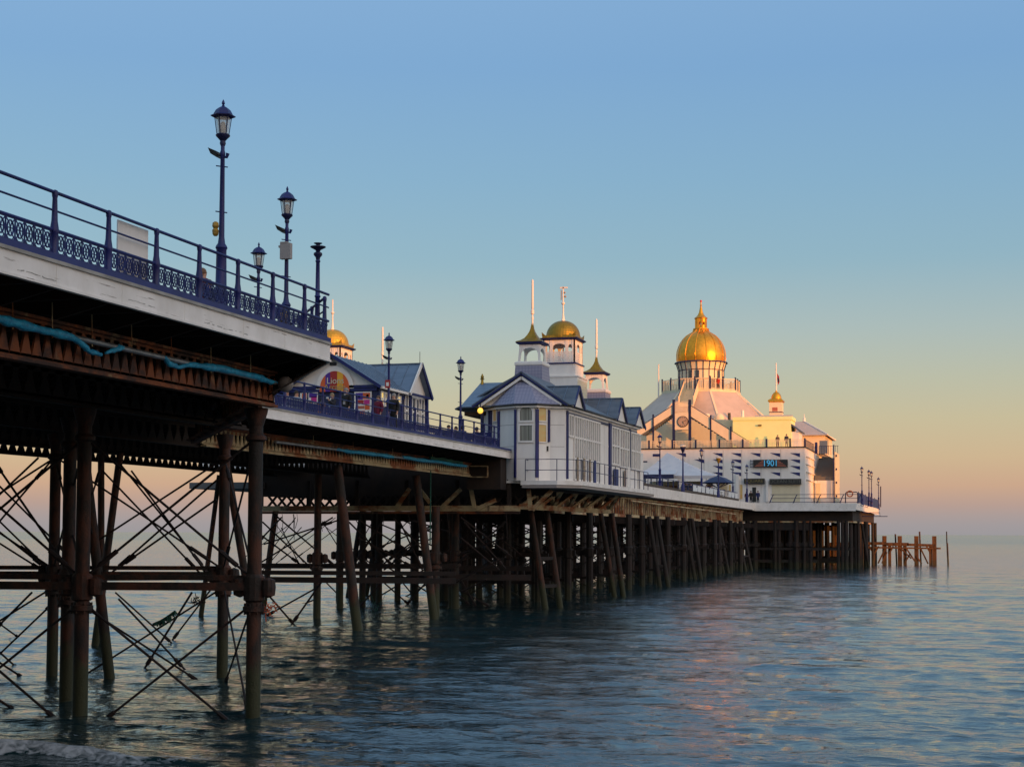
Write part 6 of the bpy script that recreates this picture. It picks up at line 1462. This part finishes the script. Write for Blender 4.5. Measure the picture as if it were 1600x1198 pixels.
    m = MB(); m.lathe(xc, YC, [(12*sc, zY(516)), (12.8*sc, zY(515)), (12.5*sc, zY(513.5)), (9*sc, zY(513))], 12); m.build('lantern_base', 'gold', t)
    zl0, zl1 = zY(513), zY(498)
    for k in range(8):
        a = k8+k*pi/4; m = MB(); m.box(xc+8*sc*cos(a)-.13, YC+8*sc*sin(a)-.13, zl0, xc+8*sc*cos(a)+.13, YC+8*sc*sin(a)+.13, zl1); m.build('lantern_pillar', 'gold', t)
    m = MB(); m.lathe(xc, YC, [(8*sc, zl0), (8*sc, zl0+.45)], 8, k8); m.build('lantern_wall', 'gold', t); m = MB(); m.lathe(xc, YC, [(8.6*sc, zl1-.55), (8.6*sc, zl1)], 8, k8); m.build('lantern_head', 'gold', t)
    m = MB(); m.lathe(xc, YC, [(10.4*sc, zl1), (10.6*sc, zl1+.08), (7.6*sc, zY(495)), (5*sc, zY(492)), (3.2*sc, zY(488)), (2.2*sc, zY(483)), (1.2*sc, zY(478)), (1.9*sc, zY(477.3)), (1.2*sc, zY(476)), (1*sc, zY(472))], 16); m.build('lantern_spire', 'gold', t, True)
    MB().ball((xc, YC, zY(470.5)), .17, 10).build('red_ball', 'dot', t, True)
    # clock tower with stairs each side
    ys = 211.; st_ = thing('clock_stair', (xz(1067, 700, ys)[0], ys, zt), 'white double stair rising to the gallery with a round clock at its centre', 'staircase')
    def band(pts, Y, tt, mt, name, par=st_): m = MB(); quadY(m, pts, Y, tt); return m.build(name, mt, par)
    ck = band([(1056.5, 646), (1077.5, 645), (1077.5, 671.5), (1056.5, 672)], ys, 1.0, 'upper', 'clock_housing')
    cx, cz = xz(1067, 658.6, ys-1.0); r = 8.2*sc
    m = MB(); m.ext([(cx+r*cos(2*pi*k/32), ys-1.10, cz+r*sin(2*pi*k/32)) for k in range(32)], (0, .1, 0)); m.build('clock_rim', 'black', ck)
    m = MB(); m.ext([(cx+r*.88*cos(2*pi*k/32), ys-1.13, cz+r*.88*sin(2*pi*k/32)) for k in range(32)], (0, .03, 0)); cf = m.build('clock_face', 'clock', ck)
    for k in range(12): a = 2*pi*k/12; m = MB(); m.beam((cx+r*.66*cos(a), ys-1.14, cz+r*.66*sin(a)), (cx+r*.82*cos(a), ys-1.14, cz+r*.82*sin(a)), .03, .09, 0, (0, 1, 0)); m.build('hour_mark', 'black', cf)
    for ang, ln in ((radians(20), .68), (radians(-62), .50)): m = MB(); m.beam((cx, ys-1.16, cz), (cx+r*ln*cos(ang), ys-1.16, cz+r*ln*sin(ang)), .03, .09, 0, (0, 1, 0)); m.build('clock_hand', 'black', cf)
    m = MB(); 
    x0, x1, z0, z1 = rY(1056.5, 629, 1077.5, 645.5, ys)
    for k in range(13): x_ = x0+(x1-x0)*k/12; m.box(x_-.045, ys-.95, z0, x_+.045, ys-.88, z1)
    m.box(x0, ys-.97, z1-.08, x1, ys-.86, z1); m.build('landing_balustrade', 'upper', st_)
    m = MB(); m.box(x0, ys-.8, z0, x1, ys+1.4, z0+.15); m.build('landing', 'upper', st_)
    for px, a, b in ((1054.5, 625, 700), (1079.5, 625, 700), (1022.5, 648, 700), (1112, 649, 700), (1143.5, 667, 700)):
        x_, z_ = xz(px, a, ys); w_ = .18 if px in (1054.5, 1079.5) else .1; m = MB(); m.box(x_-w_, ys-1.0, zt+.16, x_+w_, ys-.7, z_); m.build('stair_post', 'dkblue', st_)
    band([(1054, 634), (1054, 646.5), (995, 685), (995, 673)], ys, .12, 'upper', 'left_string').location.y -= .75
    band([(1080, 634.5), (1172, 691.5), (1172, 701), (1158, 701), (1080, 650.5)], ys, .12, 'upper', 'right_string').location.y -= .75
    m = MB(); a = xz(1054, 633.5, ys); b = xz(995, 671, ys); m.beam((a[0], ys-.85, a[1]), (b[0], ys-.85, b[1]), .08, .08); m.build('handrail', 'dkblue', st_)
    m = MB(); a = xz(1080, 633.5, ys); b = xz(1175, 692, ys); m.beam((a[0], ys-.85, a[1]), (b[0], ys-.85, b[1]), .08, .08); m.build('handrail', 'dkblue', st_)
    for (p, q) in (((1054, 646), (1005, 680)), ((1080, 650), (1160, 699))):
        m = MB(); n = 16
        for k in range(n): fx = k/n; a = xz(p[0]+(q[0]-p[0])*fx, p[1]+(q[1]-p[1])*fx, ys); m.box(a[0]-.28, ys-.7, a[1]-.2, a[0]+.28, ys+.9, a[1])
        m.build('stair_steps', 'grey_stair', st_)
    # upper straight flight towards the gallery
    yg = YC-R1*.93; a0 = xz(1061, 630, ys); a1 = xz(1077, 630, ys); zg0 = a0[1]; xa = (a0[0]+a1[0])/2; xb = xz(1080, 612, yg)[0]; 
    m = MB(); n = 18; wv = 1.0
    for k in range(n): fx = k/n; x_ = xa+(xb-xa)*fx; m.box(x_-wv, ys+1.4+(yg-ys-1.4)*fx, zg0-.1+(zr1-zg0)*fx-.25, x_+wv, ys+1.4+(yg-ys-1.4)*(fx+1/n), zg0-.1+(zr1-zg0)*fx)
    m.build('upper_flight', 'upper', st_)
    for s in (-1, 1):
        m = MB(); m.add([(xa+s*wv, ys+1.4, zg0-.2), (xb+s*wv, yg, zr1-.2), (xb+s*wv, yg, zr1+1.35), (xa+s*wv, ys+1.4, zg0+1.15)]+[(xa+s*(wv+.1), ys+1.4, zg0-.2), (xb+s*(wv+.1), yg, zr1-.2), (xb+s*(wv+.1), yg, zr1+1.35), (xa+s*(wv+.1), ys+1.4, zg0+1.15)], [(0, 1, 2, 3), (7, 6, 5, 4), (0, 4, 5, 1), (1, 5, 6, 2), (2, 6, 7, 3), (3, 7, 4, 0)]); m.build('flight_side', 'upper', st_)
        m = MB(); m.beam((xa+s*(wv+.05), ys+1.4, zg0+1.2), (xb+s*(wv+.05), yg, zr1+1.4), .08, .08); m.build('handrail', 'dkblue', st_)
    # roof lights
    for px in (1103.5, 1122.5):
        x_, z_ = xz(px, 655, 214.8); m = MB(); m.lathe(x_, 215.4, [(8.5*sc, z_-.2), (8*sc, z_+.15)]+[(7.6*sc*cos(pi/2*q/6), z_+.15+.75*sin(pi/2*q/6)) for q in range(1, 6)]+[(.02, z_+.9)], 16); m.build('domed_rooflight', 'upper', t, True)
    for px, py in ((1139.5, 645), (1160.5, 641)):
        x_, z_ = xz(px, 656, 216); m = MB(); m.lathe(x_, 216, [(.2, z_-.5), (.2, xz(px, py, 216)[1])], 8); m.build('vent_pipe', 'black' if px < 1150 else 'white', t)
    # golden cupola far right
    yc = 222; x_, _ = xz(1213, 640, yc); zc_ = lambda p: xz(1213, p, yc)[1]; s2 = sqrt(2)
    cu = thing('cupola', (x_, yc, zc_(652)), 'small white turret with golden cap and flagpole on the right of the big roof', 'turret')
    m = MB(); m.lathe(x_, yc, [(9.4*sc*s2, zc_(665)), (9.4*sc*s2, zc_(629))], 4, pi/4); m.build('turret_wall', 'upper', cu); m = MB(); m.box(x_-9.9*sc, yc-9.9*sc, zc_(645), x_+9.9*sc, yc+9.9*sc, zc_(643.8)); m.build('string_course', 'dkblue', cu)
    m = MB(); m.box(x_-5*sc, yc-9.6*sc, zc_(643), x_+3*sc, yc-9.41*sc, zc_(637)); m.build('louvre', 'salmon', cu)
    m = MB(); m.lathe(x_, yc, [(10*sc*s2, zc_(629)), (11.6*sc*s2, zc_(627.5)), (11*sc*s2, zc_(625.5)), (8.4*sc*s2, zc_(623.5))], 4, pi/4); m.build('cap', 'gold', cu)
    m = MB(); m.lathe(x_, yc, [(8*sc, zc_(625)), (7.8*sc, zc_(621)), (6.6*sc, zc_(617)), (4*sc, zc_(613.5)), (1.5*sc, zc_(612)), (1.2*sc, zc_(610))], 20); m.build('gold_dome', 'gold', cu, True)
    m = MB(); m.tube((x_, yc, zc_(612)), (x_, yc, zc_(567)), .11, .08, 8); m.build('flagpole', 'white', cu)
    m = MB(); m.ext([(x_+.12, yc, zc_(583)), (x_+.42, yc-.1, zc_(588)), (x_+.5, yc-.15, zc_(597)), (x_+.25, yc, zc_(602)), (x_+.15, yc, zc_(592))], (0, .05, 0)); m.build('flag', 'dot', cu)
    m = MB(); m.ext([(x_+.16, yc-.02, zc_(590)), (x_+.34, yc-.12, zc_(591)), (x_+.38, yc-.16, zc_(596)), (x_+.22, yc-.02, zc_(597))], (0, .04, 0)); m.build('flag_canton', 'dkblue', cu)
    # flag pole left
    p = P(1029, 613, Y=YC-2); q = P(1029, 569, Y=YC-2); m = MB(); m.tube((p[0], p[1], p[2]-1), (p[0], p[1], q[2]), .12, .09, 8); tag(m.build('flagpole', 'white'), 'bare white pole at the left edge of the dome gallery', 'pole')
    # terrace railing
    tr = thing('railing', (-17, YM, zt+.16), 'long white slatted terrace railing with blue posts below the clock stair', 'railing')
    zr = zt+.16; hr_ = 1.0; posts = [1014, 1050.5, 1087, 1124, 1160.5, 1197.5, 1234.5]
    xs = [-31]+[xz(p, 694, YM)[0] for p in posts]+[xr]
    for a, b in zip(xs, xs[1:]):
        m = MB(); n = max(2, int((b-a)/.2))
        for k in range(n): x_ = a+(b-a)*k/n; m.box(x_-.03, YM+.02, zr, x_+.03, YM+.06, zr+hr_)
        m.box(a, YM+.01, zr+hr_-.05, b, YM+.07, zr+hr_); m.box(a, YM+.01, zr+hr_*.72, b, YM+.07, zr+hr_*.76); m.build('slatted_panel', 'upper', tr)
    for x_ in xs[1:]: m = MB(); m.box(x_-.11, YM-.04, zr, x_+.11, YM+.14, zr+hr_+.12); m.build('post', 'dkblue', tr)
    m = MB(); L = yb1-YM
    for k in range(12): m.box(xr-.03, YM+.3+L*k/12, zr, xr+.03, YM+.36+L*k/12, zr+hr_)
    m.box(xr-.03, YM, zr+hr_-.05, xr+.03, yb1, zr+hr_); m.build('side_rail', 'dkblue', tr)
    m = MB(); m.box(xr+.1, yb1+.1, zt-.2, xr+.45, yb1+.5, zr+hr_+.3); m.build('corner_post', 'blue', tr)
    m = MB()
    for k in range(9): x_ = xr+.5+k*.32; m.box(x_-.025, yb1+3, zt-.2, x_+.025, yb1+3.05, zt+1.1)
    m.box(xr+.4, yb1+3, zt+1.06, xr+3.2, yb1+3.05, zt+1.12); m.build('stair_head_rail', 'dkblue', tr)
theatre()
zT = P(1150, 700.5, Y=YM)[2]+.16
def far_person(px, Y, z, lab, coat, legs=(.02, .02, .03), h=1.7, rz=0, sit=False):
    p = P(px, 700, Y=Y); person((p[0], Y, z), rz, lab, coat, legs, (.03, .02, .02), sit=sit, h=h, fingers=False)
far_person(1215, 211.2, zT, 'left one of two people standing on the terrace in front of the yellow wall', (.10, .07, .06))
far_person(1229, 211.2, zT, 'right one of two people standing on the terrace in front of the yellow wall', (.03, .03, .05), h=1.8)
far_person(1173, 205.8, ZD, 'person in black just inside the pier-head railing by the doorway', (.02, .015, .015)); far_person(1166, 206, ZD, 'broad person in dark red beside the one in black at the pier head', (.12, .02, .03), h=1.6); far_person(1184, 205.5, ZD, 'person in navy with a red bag right of the doorway', (.02, .03, .12))
for k, (px, Y, lab, c) in enumerate([(1068, 165, 'left one of the dark figures seated in front of the marquee', (.02, .02, .05)), (1074, 166, 'middle dark figure seated in front of the marquee', (.015, .015, .02)), (1080, 167, 'right one of the dark figures seated in front of the marquee', (.02, .03, .09)), (1097, 172, 'person in bright red seated right of the marquee', (.35, .01, .02)), (1104, 174, 'person in crimson seated farther right of the marquee', (.25, .01, .03)), (1112, 176, 'dark figure beside the person in crimson', (.015, .01, .02))]):
    p = P(px, 750, Y=Y); person((p[0], Y, dz3(Y)+.15), [.2, .5, -.4, .1, -.3, .6][k], lab, c, (.02, .02, .04), (.03, .02, .02), sit=True, fingers=False, h=1.75)
def gallery_people():
    YC = 226.; z = P(1095, 613, Y=YC)[2]
    for px, lab, c in ((1114, 'dark-clothed visitor on the dome gallery', (.03, .02, .04)), (1122, 'visitor in bright red on the dome gallery', (.5, .02, .01))):
        p = P(px, 600, Y=YC-4.7); person((p[0], YC-4.7, z), 0, lab, c, (.02, .02, .04), (.04, .02, .02), h=1.7, fingers=False)
gallery_people()
# ------------------------------------------------------------------ marquee and things on the far deck
def marquee():
    Y = 188.; t = thing('marquee', P(1055, 760, Y=Y), 'white canvas marquee with low pyramid roof in front of the big building', 'tent')
    ax, az = xz(1043, 707, Y+5); x0 = xz(990, 742, Y)[0]; x1 = xz(1118, 742, Y)[0]; ze = xz(1060, 743, Y)[1]; y1 = Y+10
    apex = (ax, Y+5, az); m = MB()
    N = 10
    def side(a, b):
        # slightly slack canvas
        for i in range(N):
            f0, f1 = i/N, (i+1)/N
            s = lambda f: f+.06*sin(pi*f)
            p = lambda q, f: (q[0]+(apex[0]-q[0])*f, q[1]+(apex[1]-q[1])*f, q[2]+(apex[2]-q[2])*(f-.10*sin(pi*f)))
            m.add([p(a, f0), p(b, f0), p(b, f1), p(a, f1)], [(0, 1, 2, 3)])
    c = [(x0, Y, ze), (x1, Y, ze), (x1, y1, ze), (x0, y1, ze)]
    for a, b in zip(c, c[1:]+c[:1]): side(a, b)
    m.build('canvas_roof', 'canvas', t, True)
    m = MB(); m.box(x0, Y-.02, ze-.35, x1, Y+.02, ze); m.box(x1-.02, Y+.03, ze-.35, x1+.02, y1, ze); m.build('valance', 'canvas', t)
    m = MB(); m.box(x0, y1-.1, ZD, x1, y1, ze-.36); m.build('back_wall', 'cream', t)
    for k, px in enumerate((1005, 1062, 1100, 1117)): x_ = xz(px, 750, Y)[0]; m = MB(); m.box(x_-.25, Y, ZD, x_+.25, Y+.5, ze-.01); m.build('pillar', 'white', t)
    m = MB(); a = xz(1000, 738, Y-4)[0]; b = xz(1060, 738, Y-4)[0]; z = xz(1030, 736, Y-4)[1]
    m.sheet([(a, Y-6, z-.45), (b, Y-6, z-.45), (b-.8, Y-.3, z+.25), (a, Y-.3, z+.25)], .12); m.build('front_awning', 'canvas', t)
    m = MB(); m.box(a, Y-6.05, z-.95, b-.2, Y-5.98, z-.46); m.build('awning_valance', 'dkblue', t)
    m = MB(); m.box(x0, Y+2, ZD+1.0, x1, Y+2.3, ZD+2.0); m.build('counter', 'timber', t)
marquee()
def umbrella_bar():
    Y = 180.; p = P(1122, 765, Y=Y); t = thing('umbrella_bar', p, 'dark umbrella-roofed bar stand with blue timber middle on the far deck', 'bar')
    z = ZD; x = p[0]; zr = xz(1122, 745, Y)[1]
    m = MB(); m.lathe(x, Y, [(1.9, zr-.75), (1.95, zr-.68), (.9, zr-.12), (.25, zr+.1), (.05, zr+.25)], 8); m.build('roof', 'dkblue', t)
    m = MB(); m.lathe(x, Y, [(.10, z), (.10, zr-.2)], 8); m.build('mast', 'dkblue', t)
    for k in range(8): a = k*pi/4; m = MB(); m.beam((x, Y, zr-1.3), (x+1.5*cos(a), Y+1.5*sin(a), zr-.7), .06, .06); m.build('strut', 'blue', t)
    m = MB(); m.lathe(x, Y, [(.75, z), (.75, z+1.05), (.85, z+1.08), (.85, z+1.15)], 8); m.build('counter', 'blue', t)
    for k in range(3): m = MB(); m.lathe(x-.35+k*.35, Y-.5, [(.05, z+1.15), (.05, z+1.35), (.02, z+1.42)], 6); m.build('bottle', 'pale', t)
umbrella_bar()
def table_set(px, Y, lab):
    p = P(px, 760, Y=Y); x = p[0]; z = dz3(Y)-.05; t = thing('picnic_table', (x, Y, z), lab, 'table', 'tables along the far deck edge')
    m = MB()
    for k in range(4): m.box(x-.8, Y-.33+k*.17, z+.72, x+.8, Y-.19+k*.17, z+.76)
    m.build('tabletop', 'timber', t)
    for s in (-1, 1):
        m = MB(); m.box(x-.8, Y+s*.7-.13, z+.42, x+.8, Y+s*.7+.13, z+.46); m.build('bench_seat', 'timber', t)
        m = MB(); m.beam((x+s*.6, Y-.6, z), (x+s*.6, Y-.1, z+.72), .07, .05); m.beam((x+s*.6, Y+.6, z), (x+s*.6, Y+.1, z+.72), .07, .05); m.beam((x+s*.6, Y-.75, z+.38), (x+s*.6, Y+.75, z+.38), .06, .08); m.build('leg_frame', 'timber', t)
for px, Y, lab in ((1040, 156, 'picnic table in front of the blue awning'), (1056, 160, 'picnic table just left of the seated dark group'), (1090, 170, 'picnic table between the seated dark group and the red figures'), (1118, 177, 'picnic table by the umbrella bar')): table_set(px, Y, lab)
# railing of slanted white slats along the far deck edge
def far_edge():
    t = thing('railing', (X3-.2, 120, 8.8), 'low railing with slanting pale slats along the far deck edge', 'railing')
    ya, yb = 104., 190.
    m = MB(); m.tube((X3-.15, ya, dz3(ya)+1.0), (X3-.15, yb, dz3(yb)+1.0), .035); m.build('top_rail', 'blue', t)
    y = 158; k = 0
    while y < 190 and k < 90: m = MB(); m.beam((X3-.15, y, dz3(y)+.3), (X3-.15, y+.3, dz3(y)+.95), .04, .11, 0, (1, 0, 0)); m.build('slat', 'white', t); y += .62; k += 1
    y = ya; k = 0
    while y < yb: m = MB(); m.box(X3-.2, y-.05, dz3(y)+.1, X3-.1, y+.05, dz3(y)+1.05); m.build('post', 'dkblue', t); y += 2.7
    m = MB(); p = P(1013, 755, X=X3-2); m.box(p[0]-1, p[1]-3, 8.8, p[0]+1, p[1]+6, 9.9) if False else None
far_edge()
def fence_pav():
    # dark fence and steps between pavilion and far deck
    t = thing('railing', (-8.5, 106, 8), 'dark upright fence at the far end of the first pavilion walkway', 'railing')
    for k in range(12):
        m = MB(); x = -7.0-.35*k; m.box(x-.04, 106.5, 7.5, x+.04, 106.58, 9.6); m.build('bar', 'dkblue', t)
    m = MB(); m.box(-11.3, 106.5, 9.55, -6.6, 106.6, 9.65); m.box(-11.3, 106.5, 8.5, -6.6, 106.6, 8.58); m.build('rail', 'dkblue', t)
fence_pav()
def head_rail():
    z = dz3(Y3b); Y = Y3b+1.1
    t = thing('railing', (-5, Y, z), 'simple three-bar railing with leaning curved posts along the pier-head front', 'railing')
    xs = [xz(p, 780, Y)[0] for p in (1204, 1241, 1278, 1314, 1341)]
    for h in (.12, .62, 1.12): m = MB(); m.tube((xs[0], Y+.35*h/1.1, z+h), (xs[-1], Y+.35*h/1.1, z+h), .035); m.build('rail', 'dkblue', t)
    for x in xs: m = MB(); m.path([(x-.12, Y-.1, z+.02), (x, Y, z+.3), (x+.12, Y+.2, z+.7), (x+.35, Y+.35, z+1.15)], [.09, .07, .06, .06], 8); m.build('leaning_post', 'dkblue', t)
    xb = 1.1
    t2 = thing('banner_railing', (xb, 215, z), 'blue banner panels hung on the railing at the right end of the pier head', 'banner')
    Yc = P(1340.5, 780, X=xb)[1]; Ye = 251
    pts = [Yc, Yc+6, Yc+9, Yc+15, Yc+22, Yc+27, Yc+36, Yc+46]
    for k in range(0, 7):
        a, b = pts[k], pts[k+1]
        m = MB(); m.box(xb+.02, a+.1, z+.10, xb+.08, b-.1, z+1.45-.06*(k % 2)); m.build('banner_panel', 'blue' if k not in (2,) else 'kerb_blue', t2)
    for a in pts: m = MB(); m.tube((xb+.05, a, z-.6), (xb+.05, a, z+1.6), .05); m.build('post', 'dkblue', t2)
    m = MB()
    for k in range(2): m.path([(xb+.05, Yc+3+k*9, z-.1), (xb+.45, Yc+3+k*9, z-.35), (xb+.5, Yc+4+k*9, z-.05)], .04, 5)
    m.path([(xb, 214, z-1.6), (xb+3.4, 214, z-1.6)], .05, 5); m.path([(xb, 214, z-1.1), (xb+2.4, 214, z-1.1), (xb+2.4, 214, z-1.6)], .05, 5)
    m.build('rescue_bracket', 'dkblue', t2)
    m = MB(); p = P(1376, 770, X=xb+.2); m.tube(P(1376, 792, D=246), P(1376, 759.5, D=246), .09); tag(m.build('thin_pole', 'dkblue'), 'thin bare pole at the extreme right end of the pier head', 'pole')
    p = P(1331, 775, Y=207); t3 = thing('bench', (p[0], 207, z), 'small frame seat with an orange lifebuoy on the pier head', 'bench')
    m = MB(); x0 = xz(1321, 770, 207)[0]; x1 = xz(1340, 770, 207)[0]; zt = xz(1330, 768.5, 207)[1]; m.path([(x0, 207, z), (x0, 207, zt-.15), (x0+.15, 207, zt), (x1-.15, 207, zt), (x1, 207, zt-.15), (x1, 207, z)], .07, 6); m.build('hoop_frame', 'dkblue', t3)
    m = MB(); x = xz(1328, 770, 207)[0]
    m.path([(x+.38*cos(2*pi*k/12), 206.9, z+1.3+.38*sin(2*pi*k/12)) for k in range(13)], .09, 6); m.build('lifebuoy', 'orange', t3)
head_rail()
